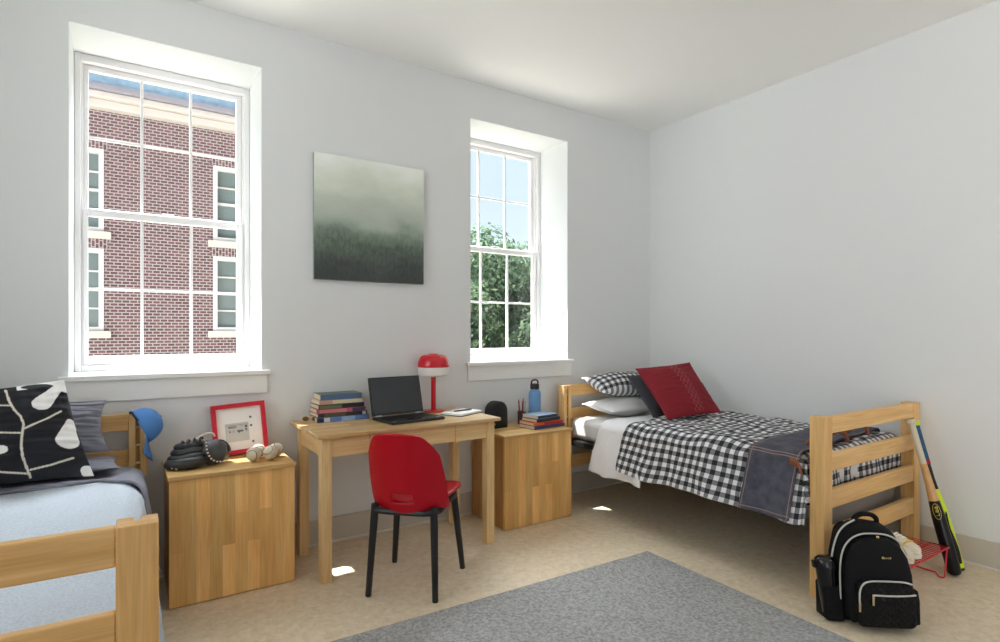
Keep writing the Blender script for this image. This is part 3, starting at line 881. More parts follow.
# local: +y faces the desk corner, x to the sitter's right
def seat_fn(u, v):
    a = 2 * pi * u
    w = .208; d0 = .212
    e = 3.2
    cx, cy = cos(a), sin(a)
    r = 1 / ((abs(cx) ** e + abs(cy) ** e) ** (1 / e))
    x = w * r * cx * v; y = d0 * r * cy * v
    x *= 1 + .05 * (y / d0)
    z = .460 + .012 * v ** 2 * abs(cx) - .018 * (1 - v ** 2) - .022 * max(0, y / d0 - .55) ** 1.2 * 1.5
    return Vector((x, y + .022, z))
bm = bmesh.new(); grid(bm, seat_fn, 40, 8, closed_u=True)
bmesh.ops.remove_doubles(bm, verts=bm.verts, dist=.0003)
finish('seat', bm, M['red'], t, solid=.012, soff=-1, angle=70)
BH0, BH1 = .404, .812
def back_fn(s, q):
    """s -1..1 across, q 0..1 up"""
    hw = .194 + .010 * sin(pi * min(1, q * 1.1)) - .03 * q
    x = hw * s + .010
    y = -.200 - .115 * q ** 1.1 + .115 * (abs(s) ** 2.4) * (1 - .35 * q) + .08 * max(0, .16 - q)
    z = BH0 + (BH1 - BH0) * q
    return x, y, z
bm = bmesh.new()
NS_, NQ = 36, 34
V = {}
def inside(s, q):
    return True
def bpt(i, j):
    s = -1 + 2 * i / NS_; q = j / NQ
    # rounded upper corners & gently rounded lower edge by squeezing q
    a = abs(s)
    top = 1 - .06 * a ** 2 - .22 * max(0, (a - .5) / .5) ** 3
    bot = .0 + .055 * a ** 2.2
    return Vector(back_fn(s, bot + (top - bot) * q))
for i in range(NS_ + 1):
    for j in range(NQ + 1): V[i, j] = bm.verts.new(bpt(i, j))
for i in range(NS_):
    for j in range(NQ):
        if NS_ // 2 - 5 <= i < NS_ // 2 + 1 - 0 + 4 - 5 + 5 and 5 <= j < 9: continue   # hand slot low in the back
        bm.faces.new((V[i, j], V[i + 1, j], V[i + 1, j + 1], V[i, j + 1]))
for v in [v for v in bm.verts if not v.link_faces]: bm.verts.remove(v)
finish('backrest', bm, M['red'], t, solid=.012, soff=0, bevel=.003, angle=60)
feet = [(-.170, -.205), (.168, -.200), (.193, .203), (-.200, .207)]
tops = [(-.150, -.165), (.150, -.165), (.155, .15), (-.155, .15)]
for (fx, fy), (tx, ty) in zip(feet, tops):
    bm = bmesh.new()
    p0 = Vector((fx, fy, 0)); p1 = Vector((tx, ty, .440))
    ax = (p1 - p0)
    lathe(bm, [(.012, 0), (.0145, .004), (.0185, ax.length * .75), (.019, ax.length)], p0, ax, 14)
    finish('leg', bm, M['blackwood'], t)
bm = bmesh.new()
tube(bm, smooth_path([(-.155, -.165, .414), (0, -.180, .410), (.155, -.165, .414), (.165, 0, .420), (.158, .15, .424), (0, .16, .424), (-.158, .15, .424), (-.165, 0, .420)], 5, True), .016, 8, True)
finish('seat_frame', bm, M['blackwood'], t)

# ------------------------------------------------------------------ laptop
t = thing('laptop', 'open black laptop with dark screen on the desk', 'laptop', (1.412, 3.098, DT), radians(6))
LW, LD = .352, .246
bm = bmesh.new(); slab(bm, rrect(-LW / 2, LW / 2, -LD / 2, LD / 2, .008, 4), -.016, -.001, .003, 3, mtx=Matrix.Rotation(pi / 2 * -1, 4, 'X') @ Matrix.Identity(4))
for v in bm.verts: v.co = Vector((v.co.x, v.co.y, v.co.z))
zs = [v.co.z for v in bm.verts]; zmn = min(zs)
for v in bm.verts: v.co.z -= zmn - .001
base = finish('base', bm, M['lapblack'], t)
zt = max(v.co.z for v in base.data.vertices)
bm = bmesh.new()
for r in range(5):
    for k in range(14):
        x0 = -.150 + k * .0215
        box(bm, x0, x0 + .0185, .062 - r * .0205, .062 - r * .0205 + .0175, zt, zt + .0012)
finish('keyboard', bm, M['key'], base, smooth=False)
bx('touchpad', M['screen'], base, (-.05, .05, -.112, -.052, zt, zt + .0006), bevel=0)
bx('sticker', M['silver'], base, (-.165, -.140, -.112, -.100, zt, zt + .0005), bevel=0)
bx('sticker', M['silver'], base, (.125, .150, -.112, -.096, zt, zt + .0005), bevel=0)
ld = bpy.data.objects.new('lid', None)
tilt = radians(-14)
mt = Matrix.Translation((0, LD / 2 - .006, zt)) @ Matrix.Rotation(tilt, 4, 'X')
bm = bmesh.new(); slab(bm, rrect(-LW / 2, LW / 2, .004, .236, .007, 4), 0, .007, .002, 3, mtx=mt)
lid = finish('lid', bm, M['lapblack'], t)
bx('display', M['screen'], lid, (-LW / 2 + .009, LW / 2 - .009, -.0008, .0002, .020, .226), bevel=0); lid.children[0].matrix_local = mt
for x in (-.135, .135):
    bm = bmesh.new(); tube(bm, [(x - .018, LD / 2 - .006, zt + .002), (x + .018, LD / 2 - .006, zt + .002)], .0055, 10); finish('hinge', bm, M['silver'], t)

# ------------------------------------------------------------------ lamp
t = thing('table_lamp', 'red mushroom lamp with white diffuser at the back of the desk', 'lamp', (1.695, 3.335, DT))
bm = bmesh.new(); lathe(bm, [(.066, 0), (.068, .004), (.066, .009), (.018, .012)], n=40); finish('base', bm, M['lampred'], t)
bm = bmesh.new(); lathe(bm, [(.0155, .011), (.0155, .235)], n=24); finish('stem', bm, M['lampred'], t)
bm = bmesh.new(); lathe(bm, [(.03, .228), (.075, .231), (.094, .240), (.100, .254), (.1005, .292)], n=40); finish('diffuser', bm, M['diffuser'], t)
bm = bmesh.new(); lathe(bm, [(.1015, .290), (.1025, .300), (.101, .318), (.095, .340), (.086, .356), (.072, .366), (.05, .371), (.0, .372)], n=40); sh = finish('shade', bm, M['lampred'], t)
bm = bmesh.new(); lathe(bm, [(.03, .3705), (.03, .376), (.027, .3775), (0, .3775)], n=24); finish('cap', bm, M['lampred'], sh)
bm = bmesh.new(); lathe(bm, [(.009, 0), (.009, .008), (0, .009)], (.015, -.1005, .306), (.13, -.98, .1), 14); finish('knob', bm, M['lampred'], sh)

# ------------------------------------------------------------------ books
def book(x, y, z, w, d, h, cov, label, rot=0, group=None, spine=None, pages=True, name='book', marks=None, hard=.002):
    """w along x (spine length, spine faces -y), d depth, h thickness; centre x,y"""
    t = thing(name, label, 'book', (x, y, z), radians(rot), group)
    bx('cover', cov, t, (-w / 2, w / 2, -d / 2, d / 2, h - .0025, h), (-w / 2, w / 2, -d / 2, d / 2, 0, .0025), (-w / 2, w / 2, -d / 2, -d / 2 + .003, .0025, h - .0025), bevel=.0008)
    bx('pages', M['pages'], t, (-w / 2 + hard, w / 2 - hard, -d / 2 + .0032, d / 2 - hard, .0027, h - .0027), bevel=0)
    for (a, b, c) in (marks or ()):
        bx('spine_block', c, t, (-w / 2 + a * w, -w / 2 + b * w, -d / 2 - .0006, -d / 2 + .0002, .002, h - .002), bevel=0)
    return t
def pm(name, c): return mat(name, c, .5)
bkA = [  # bottom to top, left desk stack
    ('blue', (96, 128, 188), .298, .165, .022, 0, [(.0, .12, pm('navy_print', (34, 40, 66))), (.13, .24, pm('pale_print', (206, 212, 220))), (.46, .72, pm('title_pale', (150, 178, 220)))], 'blue paperback with navy spine end, bottom of the desk book stack'),
    ('black', (38, 38, 42), .285, .16, .017, 1.5, [(.12, .55, pm('olive_print', (84, 88, 60))), (.9, .97, pm('white_dot', (190, 196, 200)))], 'black and olive book, second from the bottom of the desk stack'),
    ('pink', (196, 92, 118), .280, .155, .019, -1.5, [(.72, .98, pm('navy_print2', (48, 54, 96))), (.06, .6, pm('pink_title', (214, 128, 146)))], 'pink-spined book with navy end in the desk stack'),
    ('dark', (40, 40, 46), .262, .165, .020, 1, [(.02, .5, pm('olive_print2', (104, 108, 70))), (.52, .97, pm('black_print', (24, 26, 34)))], 'book with olive and black spine in the desk stack'),
    ('cream', (206, 176, 160), .252, .15, .019, 2, [(.0, .3, pm('rose_print', (196, 150, 138))), (.3, .98, pm('cream_print', (206, 202, 172)))], 'cream and rose book, second from the top of the desk stack'),
    ('green', (92, 108, 96), .238, .15, .026, 0, [(.01, .99, pm('steel_blue_print', (74, 104, 142)))], 'thick blue-spined book with green cover, top of the desk stack'),
]
z = DT; xo = [0, -.004, -.008, -.012, -.013, -.010]
for i, (nm, c, w, d, h, rt, mk, lb) in enumerate(bkA):
    cv = mat('cover_' + nm, c, .45, vary=.35 if nm == 'green' else .05, vscale=18)
    h *= 1.27
    book(1.078 + xo[i], 3.352, z, w * 1.03, d, h, cv, lb, rt, 'books stacked on the desk', marks=mk)
    z += h + .0004
z = NH
bkB = [
    ('plum', (58, 58, 92), .285, .165, .022, 4, [(.02, .98, pm('navy_print3', (52, 58, 96)))], 'navy paperback with plum cover, bottom of the nightstand stack'),
    ('orange', (228, 92, 48), .270, .16, .018, 2, [(.02, .35, pm('orange_print', (226, 96, 44))), (.35, .98, pm('red_print', (176, 36, 44)))], 'orange and red book in the nightstand stack'),
    ('ink', (30, 30, 36), .232, .15, .020, 8, [], 'black book, second from the top of the nightstand stack'),
    ('skyblue', (160, 182, 204), .208, .145, .020, 10, [(.02, .98, pm('navy_print4', (50, 62, 86)))], 'small book with pale blue cover, top of the nightstand stack'),
]
for i, (nm, c, w, d, h, rt, mk, lb) in enumerate(bkB):
    cv = mat('cover_' + nm, c, .45)
    h *= 1.14
    book(2.475 + (0, -.006, -.008, -.012)[i], 3.185 + (0, 0, .002, .006)[i], z, w, d, h, cv, lb, rt, 'books stacked on the nightstand', marks=mk)
    z += h + .0004
# notebook with pen
t = thing('notebook', 'white paged notebook with dark cover on the desk right of the laptop', 'notebook', (1.800, 3.135, DT), radians(24))
bx('cover', mat('slate_cover', (66, 78, 92), .5), t, (-.118, .118, -.075, .085, 0, .004), bevel=.001)
bx('pages', M['paper'], t, (-.115, .114, -.072, .082, .0042, .016), bevel=.001)
o = thing('pen', 'dark pen lying on the white notebook', 'pen', (1.80, 3.145, DT + .0165), radians(8))
bm = bmesh.new(); lathe(bm, [(.0012, 0), (.004, .012), (.0045, .05), (.0045, .115)], (-.07, 0, .0046), (1, 0, 0), 10); finish('barrel', bm, M['blackplastic'], o)
bm = bmesh.new(); lathe(bm, [(.005, .0), (.005, .03), (.003, .033)], (.045, 0, .0050), (1, 0, 0), 10); finish('cap', bm, M['inkgrey'], o)
# folded glasses
t = thing('glasses', 'tan folded glasses beside the desk book stack', 'glasses', (.905, 3.335, DT), radians(-25))
t.scale = (.85, .85, .85)
bm = bmesh.new()
for s in (-1, 1): tube(bm, [(s * .031 + .024 * cos(a * pi / 8), 0, .021 + .0185 * sin(a * pi / 8)) for a in range(16)], .0032, 6, True)
tube(bm, [(-.008, 0, .026), (0, 0, .029), (.008, 0, .026)], .003, 6); finish('front', bm, M['tan'], t)
for s in (-1, 1):
    bm = bmesh.new(); lathe(bm, [(.0225, 0), (.0225, .0015)], (s * .031, -.0008, .021), (0, 1, 0), 20)
    for v in bm.verts: v.co.z = .021 + (v.co.z - .021) * .78
    finish('lens', bm, M['lens'], t)
    bm = bmesh.new(); tube(bm, smooth_path([(s * .054, .001, .028), (s * .050, .012, .028), (-s * .04, .016 + .004 * s, .022), (-s * .052, .018 + .004 * s, .006)], 5), .0025, 6); finish('temple', bm, M['tan'], t)

# ------------------------------------------------------------------ things on the right nightstand
t = thing('speaker', 'black arch-topped speaker beside the desk on the right nightstand', 'speaker', (2.176, 3.322, NH), radians(12))
arch = [(-.078, 0), (.078, 0), (.078, .115)] + [(.078 * cos(radians(a)), .115 + .072 * sin(radians(a))) for a in range(12, 169, 12)] + [(-.078, .115)]
bm = bmesh.new(); slab(bm, arch, -.042, .042, .012, 4); finish('body', bm, M['speakercloth'], t)
bm = bmesh.new(); slab(bm, [(x * .86, .014 + z * .88) for x, z in arch], -.0455, -.036, .004, 3); finish('grille', bm, M['speakercloth'], t)
bx('badge', M['gold'], t, (-.060, -.052, -.0465, -.0445, .03, .04), bevel=.001)
t = thing('water_bottle', 'blue water bottle with black loop cap behind the nightstand books', 'bottle', (2.516, 3.325, NH))
bm = bmesh.new(); lathe(bm, [(.039, 0), (.0435, .003), (.0450, .012), (.0450, .208), (.0442, .224), (.039, .238), (.0305, .246), (.0305, .252)], n=32); finish('body', bm, M['bottleblue'], t)
bm = bmesh.new(); lathe(bm, [(.033, .2525), (.0335, .258), (.0335, .286), (.031, .290), (0, .291)], n=32)
finish('cap', bm, M['blackplastic'], t)
bm = bmesh.new(); tube(bm, smooth_path([(-.028, 0, .288), (-.030, 0, .303), (-.018, 0, .315), (0, 0, .318), (.018, 0, .315), (.030, 0, .303), (.028, 0, .288)], 4), .006, 8); finish('carry_loop', bm, M['blackplastic'], t)
t = thing('pencil_cup', 'small dark pencil cup left of the blue bottle', 'cup', (2.412, 3.345, NH))
bm = bmesh.new(); lathe(bm, [(.026, 0), (.028, .002), (.030, .095), (.0285, .095), (.026, .004), (0, .004)], n=28); finish('cup', bm, mat('dark_glass_cup', (70, 48, 50), .3), t)
for i, (dx, dy, lx, ly, c, h, lb) in enumerate([(-.010, .004, -.024, .004, (150, 44, 50), .185, 'red pencil leaning left in the pencil cup'), (.002, -.006, .004, -.008, (120, 60, 58), .178, 'dull brown pencil upright in the middle of the cup'), (.008, .006, .018, .002, (168, 62, 66), .195, 'tallest rose-red pencil in the cup'), (.010, -.004, .034, .0, (196, 196, 200), .165, 'pale grey pen leaning right in the pencil cup')]):
    p = thing('pencil', lb, 'pencil', (2.412, 3.345, NH + .006), 0, 'pencils in the cup')
    bm = bmesh.new(); ax = Vector((lx - dx, ly - dy, h))
    lathe(bm, [(.0055, 0), (.0055, h * .9)], (dx, dy, 0), ax, 6); finish('shaft', bm, pm('pencil_paint', c), p)
    bm = bmesh.new(); lathe(bm, [(.0055, 0), (.001, .014)], Vector((dx, dy, 0)) + ax.normalized() * (h * .9), ax, 6); finish('tip', bm, M['batwood'], p)

# ------------------------------------------------------------------ left nightstand things
# red picture frame
t = thing('picture_frame', 'red square picture frame with white mat leaning on the wall behind the baseballs', 'picture frame', (.545, 3.352, NH + .008))
t.rotation_euler = (radians(-11), radians(-3.2), 0)
FW, FH, FT = .272, .274, .023
x0, x1 = -FW / 2, FW / 2
bx('frame', M['redframe'], t, (x0, x0 + FT, -.014, .014, .0, FH), (x1 - FT, x1, -.014, .014, .0, FH), (x0 + FT, x1 - FT, -.014, .014, 0, FT), (x0 + FT, x1 - FT, -.014, .014, FH - FT, FH), bevel=.002)
mb = bx('mat_board', M['paper'], t, (x0 + FT, x1 - FT, .004, .008, FT, FH - FT), bevel=0)
cd = bx('card', M['label'], mb, (-.073, .045, .0025, .0042, .068, .168), bevel=0)
bm = bmesh.new()
for (a, b, c, d) in ((-.058, -.018, .147, .151), (-.058, -.020, .142, .145), (.006, .016, .150, .152), (.026, .038, .138, .152), (-.054, -.048, .118, .128), (-.034, -.032, .116, .130), (-.014, .016, .118, .128), (.026, .036, .124, .134), (.030, .036, .118, .121), (-.008, -.002, .113, .118), (-.066, .04, .156, .1575)):
    box(bm, a, b, .0012, .0026, c, d)
finish('card_print', bm, M['inkgrey'], cd, smooth=False)
for (x, zz) in ((.058, .192), (.058, .146), (.062, .058)):
    bm = bmesh.new(); lathe(bm, [(.0065, 0), (.0055, .003), (0, .003)], (x, .0042, zz), (0, -1, 0), 12); finish('stud', bm, M['inkgrey'], mb)

# baseballs
def ball(loc, rot, label):
    t = thing('baseball', label, 'baseball', loc, 0, 'baseballs on the nightstand'); t.rotation_euler = rot
    bm = bmesh.new(); sphere(bm, (0, 0, 0), .0365, 28); finish('cover', bm, M['ball'], t)
    bm = bmesh.new(); pts = []
    for k in range(60):
        a = 2 * pi * k / 60; A = .44
        th = pi / 2 - (pi / 2 - A) * cos(a); ph = a / 2 + A * sin(2 * a)
        # closed tennis-ball curve
        xx = cos(a) * .78 + cos(3 * a) * .22; yy = sin(a) * .78 - sin(3 * a) * .22; zz = 2 * sqrt(.78 * .22) * sin(2 * a)
        v = Vector((xx, yy, zz)); v.normalize(); pts.append(v * .0367)
    tube(bm, pts, .0016, 5, True); finish('seam', bm, M['stitch'], t)
    return t
zb = NH + .0385
ball((.566, 3.150, zb), (.5, .2, .3), 'baseball nearest the glove, in front of the red frame')
ball((.603, 3.219, zb), (1.2, .9, 1.2), 'baseball half hidden between the two front ones, by the frame corner')
ball((.645, 3.138, zb), (.2, 1.3, 2.0), 'front baseball nearest the right edge of the glove nightstand')
ball((.688, 3.200, zb), (.9, .1, 2.6), 'rear right baseball by the far corner of the nightstand')

# baseball glove
t = thing('baseball_glove', 'black leather baseball glove with pale laces lying on the left nightstand', 'baseball glove', (.322, 3.205, NH), radians(8))
t.scale = (.94, .94, .94)
# finger half: one bulky padded lump whose four stalls show as ridges
for k in range(4):
    bm = bmesh.new()
    z0 = .034 + .026 * k
    pts = smooth_path([(.030, -.052 + .016 * k, z0 + .006), (-.03, -.066 + .020 * k, z0 + .004), (-.085 + .004 * k, -.058 + .024 * k, z0 - .004), (-.132 + .018 * k, -.010 + .020 * k, z0 - .010), (-.120 + .018 * k, .030 + .012 * k, z0 - .008)], 6)
    n = 16; rings = []; L = len(pts)
    for i, p in enumerate(pts):
        f = i / (L - 1); tt = (pts[min(i + 1, L - 1)] - pts[max(i - 1, 0)]).normalized()
        sx = tt.cross(Vector((0, 0, 1))).normalized(); sz = sx.cross(tt)
        en = max(.25, min(1, 5 * f, 5 * (1 - f))) ** .5
        rr = (.0215 if k else .031) * en; re = .034 * en
        rings.append([bm.verts.new(p + sx * (re * cos(2 * pi * q / n)) + sz * (rr * sin(2 * pi * q / n)) * (1 if (p + sz * rr * sin(2 * pi * q / n)).z > .002 else .6)) for q in range(n)])
    for a, b in zip(rings, rings[1:]):
        for q in range(n): bm.faces.new((a[q], a[(q + 1) % n], b[(q + 1) % n], b[q]))
    bm.faces.new(rings[0]); bm.faces.new(rings[-1]); bmesh.ops.recalc_face_normals(bm, faces=bm.faces)
    for v in bm.verts:
        v.co += Vector((0, 0, 1)) * .003 * nz(v.co.x * 40, v.co.y * 40, k); v.co.z = max(.003, v.co.z)
    finish('finger_stall', bm, M['glove'], t, angle=80)
bm = bmesh.new()
def palm(u, v):
    a = 2 * pi * u; th = (v - .5) * pi
    x = .078 * cos(th) * cos(a); y = .070 * cos(th) * sin(a); zz = .066 * sin(th)
    p = Vector((x, y, zz)); p = Matrix.Rotation(radians(22), 3, 'Y') @ p
    w = 1 + .16 * nz(x * 24, y * 24, zz * 24) + .05 * nz(x * 60, y * 60, zz * 60)
    return Vector((.066 + p.x * w, -.012 + p.y * w, max(.006, .066 + p.z * w)))
grid(bm, palm, 32, 16, closed_u=True); bmesh.ops.remove_doubles(bm, verts=bm.verts, dist=.0006)
finish('palm', bm, M['glove2'], t, angle=80)
bm = bmesh.new()
def heel(u, v):
    a = 2 * pi * u; th = (v - .5) * pi
    p = Vector((.085 * cos(th) * cos(a), .060 * cos(th) * sin(a), .032 * sin(th)))
    return Vector((-.045 + p.x, .0 + p.y, .036 + p.z))
grid(bm, heel, 26, 12, closed_u=True); bmesh.ops.remove_doubles(bm, verts=bm.verts, dist=.0006)
finish('heel_pad', bm, M['glove'], t, angle=80)
bm = bmesh.new()
def thumb(u, v):
    a = 2 * pi * u; th = (v - .5) * pi
    p = Vector((.062 * cos(th) * cos(a), .030 * cos(th) * sin(a), .030 * sin(th))); p = Matrix.Rotation(radians(40), 3, 'Y') @ p
    return Vector((.105 + p.x, .015 + p.y, .066 + p.z))
grid(bm, thumb, 22, 10, closed_u=True); bmesh.ops.remove_doubles(bm, verts=bm.verts, dist=.0006)
finish('thumb_stall', bm, M['glove'], t, angle=80)
seam = smooth_path([(.018, -.060, .145), (.014, -.082, .115), (.018, -.092, .080), (.036, -.088, .046), (.065, -.086, .026), (.100, -.076, .022), (.134, -.050, .024)], 2)
for p in list(seam) + [Vector(q) for q in ((-.138, -.052, .016), (-.122, -.066, .012), (-.150, -.030, .014))]:
    bm = bmesh.new(); sphere(bm, p, .0048, 8, (1.2, 1, 1)); finish('lace_knot', bm, M['lace'], t)
for pts in ([(-.02, -.02, .145), (.01, -.01, .160), (.045, .0, .168), (.070, .005, .160), (.075, .0, .146)],):
    bm = bmesh.new(); tube(bm, smooth_path(pts, 5), .0055, 8); finish('lace_loop', bm, M['lace'], t)
bm = bmesh.new(); tube(bm, smooth_path([(.085, -.01, .120), (.118, .0, .112), (.142, -.005, .085), (.146, -.02, .055)], 6), .010, 8); finish('wrist_strap', bm, M['glove'], t)
bm = bmesh.new()
box(bm, -.012, .012, -.001, .001, -.004, .004, mtx=Matrix.Translation((.112, -.048, .095)) @ Euler((.5, .75, .5)).to_matrix().to_4x4()); finish('stripe', bm, M['stitch'], t)
for k in range(4):
    bm = bmesh.new(); tube(bm, smooth_path([(-.095 + .03 * k, -.03, .118 + .004 * k), (-.085 + .03 * k, -.01, .142 + .004 * k), (-.07 + .03 * k, .01, .128 + .004 * k)], 4), .0055, 6)
    finish('web_lace', bm, M['glove'], t)

# ------------------------------------------------------------------ backpack
BPL = (2.776, 1.190, 0)
t = thing('backpack', 'black backpack with pale zips leaning on the bed footboard', 'backpack', BPL, radians(-40))
lean = Matrix.Rotation(radians(-7), 4, 'X')
def bp(name, outline, y0, y1, r, m, parent=t, bulge=.0, n=5, seed=0, wr=.003, mtx=lean):
    bm = bmesh.new(); slab(bm, outline, y0, y1, r, n, bulge)
    for v in bm.verts:
        c = v.co
        c += Vector((nz(c.x * 18, c.z * 18, seed), nz(c.z * 16 + 3, c.x * 14, seed + 5), .4 * nz(c.x * 15, c.y * 15, seed + 9))) * wr * 2
        if c.z < .004: c.z = .004
        v.co = mtx @ c
        if v.co.z < .001: v.co.z = .001
    return finish(name, bm, m, parent, angle=70)
body_o = [(-.120, .0), (-.08, -.002), (.08, -.002), (.120, .0), (.150, .03), (.158, .10), (.155, .20), (.146, .28), (.130, .345), (.100, .395), (.058, .422), (0, .430), (-.058, .422), (-.100, .395), (-.130, .345), (-.146, .28), (-.155, .20), (-.158, .10), (-.150, .03)]
body_o = [tuple(p) for p in (Vector((x, z)) for x, z in body_o)]
bp('body', body_o, -.045, .085, .045, M['pack'], seed=1, bulge=.0)
front_o = [(-.110, .01), (.110, .01), (.138, .04), (.142, .12), (.138, .22), (.126, .29), (.100, .34), (.055, .368), (0, .375), (-.055, .368), (-.100, .34), (-.126, .29), (-.138, .22), (-.142, .12), (-.138, .04)]
bp('front_compartment', front_o, -.105, -.03, .04, M['pack'], seed=2, bulge=.006)
pocket_o = rrect(-.115, .120, .012, .205, .045, 5, rb=.03)
bp('front_pocket', pocket_o, -.142, -.085, .025, M['packq'], seed=3, bulge=.008, wr=.0015)
def bt(name, pts, r, m, parent=t, n=8, k=6):
    bm = bmesh.new(); tube(bm, [lean @ Vector(p) for p in smooth_path(pts, k)], r, n); return finish(name, bm, m, parent)
bt('zipper', [(-.148, -.052, .10), (-.146, -.056, .22), (-.134, -.06, .30), (-.104, -.062, .352), (-.058, -.064, .380), (0, -.066, .386), (.058, -.064, .380), (.104, -.062, .352), (.134, -.06, .30)], .0038, M['zip'])
bt('zipper', [(-.162, -.01, .24), (-.152, -.012, .30), (-.130, -.014, .366), (-.098, -.016, .408), (-.055, -.018, .434)], .0042, M['zip'])
bt('zipper', [(-.108, -.134, .105), (-.106, -.138, .160), (-.090, -.138, .190), (-.06, -.137, .202), (0, -.137, .205), (.07, -.137, .204), (.105, -.136, .196)], .0038, M['zip'])
bt('zipper', [(-.062, -.150, .150), (0, -.1515, .150), (.06, -.150, .152), (.112, -.144, .156)], .0038, M['zip'])
for p in ((-.062, -.152, .128), (-.110, -.137, .095)):
    c = lean @ Vector(p); bx('zipper_pull', M['gold'], t, (c.x - .0045, c.x + .0045, c.y - .004, c.y, c.z - .020, c.z + .022), bevel=.002)
c = lean @ Vector((.008, -.075, .368)); bx('zipper_pull', M['gold'], t, (c.x - .006, c.x + .006, c.y - .006, c.y - .001, c.z - .022, c.z + .012), bevel=.002)
# small pale script badge
bm = bmesh.new()
c = lean @ Vector((.020, -.1135, .292))
for k, (w, h) in enumerate(((.010, .009), (.006, .006), (.006, .006), (.006, .006), (.007, .008))):
    x = -.018 + .0078 * k
    box(bm, c.x + x, c.x + x + w * .72, c.y - .0025, c.y, c.z, c.z + h)
finish('badge', bm, M['gold'], t)
bt('top_handle', [(-.05, .01, .415), (-.045, .0, .44), (-.02, -.004, .457), (.02, -.004, .457), (.045, .0, .44), (.05, .01, .415)], .011, M['pack'])
for s in (-1, 1):
    bp('side_pocket', [(-.050, .0), (.050, .0), (.058, .03), (.060, .10), (.056, .150), (.0, .156), (-.056, .150), (-.060, .10), (-.058, .03)], (-.058 if s < 0 else -.028), .02, .018, M['pack'], seed=6 + s, mtx=lean @ Matrix.Translation((s * .152, .005, 0)) @ Matrix.Rotation(s * pi / 2, 4, 'Z'))
    bt('shoulder_strap', [(s * .06, .075, .40), (s * .085, .10, .37), (s * .10, .108, .28), (s * .12, .10, .12), (s * .14, .07, .05)], .012, M['pack'])
# tumbler in the side pocket
Mx = Matrix.Translation(BPL) @ Matrix.Rotation(radians(-40), 4, 'Z')
tl = thing('travel_tumbler', 'glossy black tumbler standing in the backpack side pocket', 'bottle', Mx @ Vector((-.176, -.010, .030)), radians(-40))
tl.rotation_euler = (radians(-7), radians(-4), radians(-40))
bm = bmesh.new(); lathe(bm, [(.032, 0), (.035, .004), (.039, .15), (.041, .190)], n=28); finish('body', bm, M['tumbler'], tl)
bm = bmesh.new(); lathe(bm, [(.0445, .1905), (.0455, .198), (.0445, .218), (.039, .234), (.026, .243), (0, .246)], n=28); finish('lid', bm, M['tumbler'], tl)
bx('lid_latch', M['tumbler'], tl, (-.054, -.043, -.012, .012, .195, .226), bevel=.003)

# ------------------------------------------------------------------ red wire shelf and shoes
SX0, SX1, SY0, SY1, SZ = 3.03, 3.596, 1.174, 1.50, .156
t = thing('wire_shelf', 'low red wire shelf standing at the foot of the gingham bed', 'shelf', ((SX0 + SX1) / 2, (SY0 + SY1) / 2, 0))
ox, oy = (SX0 + SX1) / 2, (SY0 + SY1) / 2; hx, hy = (SX1 - SX0) / 2, (SY1 - SY0) / 2
bm = bmesh.new()
tube(bm, [(-hx, -hy, SZ), (hx, -hy, SZ), (hx, hy, SZ), (-hx, hy, SZ)], .0045, 8, True)
finish('rim', bm, M['wire'], t)
bm = bmesh.new()
for k in range(1, 20):
    x = -hx + 2 * hx * k / 20; tube(bm, [(x, -hy, SZ), (x, hy, SZ)], .0026, 6)
for k in range(1, 4):
    y = -hy + 2 * hy * k / 4; tube(bm, [(-hx, y, SZ - .003), (hx, y, SZ - .003)], .0028, 6)
finish('wire_grid', bm, M['wire'], t)
for s in (-1, 1):
    bm = bmesh.new()
    e = .040
    pts = [(s * (hx - .008), -hy + .006, SZ), (s * (hx - e), -hy + .004, .012), (s * (hx - e - .004), -hy + .010, .005), (s * (hx - e - .004), -hy + .030, .005), (s * (hx - e - .002), -hy + .045, .022), (s * (hx - e - .002), hy - .045, .022), (s * (hx - e - .004), hy - .030, .005), (s * (hx - e - .004), hy - .010, .005), (s * (hx - e), hy - .004, .012), (s * (hx - .008), hy - .006, SZ)]
    tube(bm, pts, .0045, 8); finish('leg', bm, M['wire'], t)

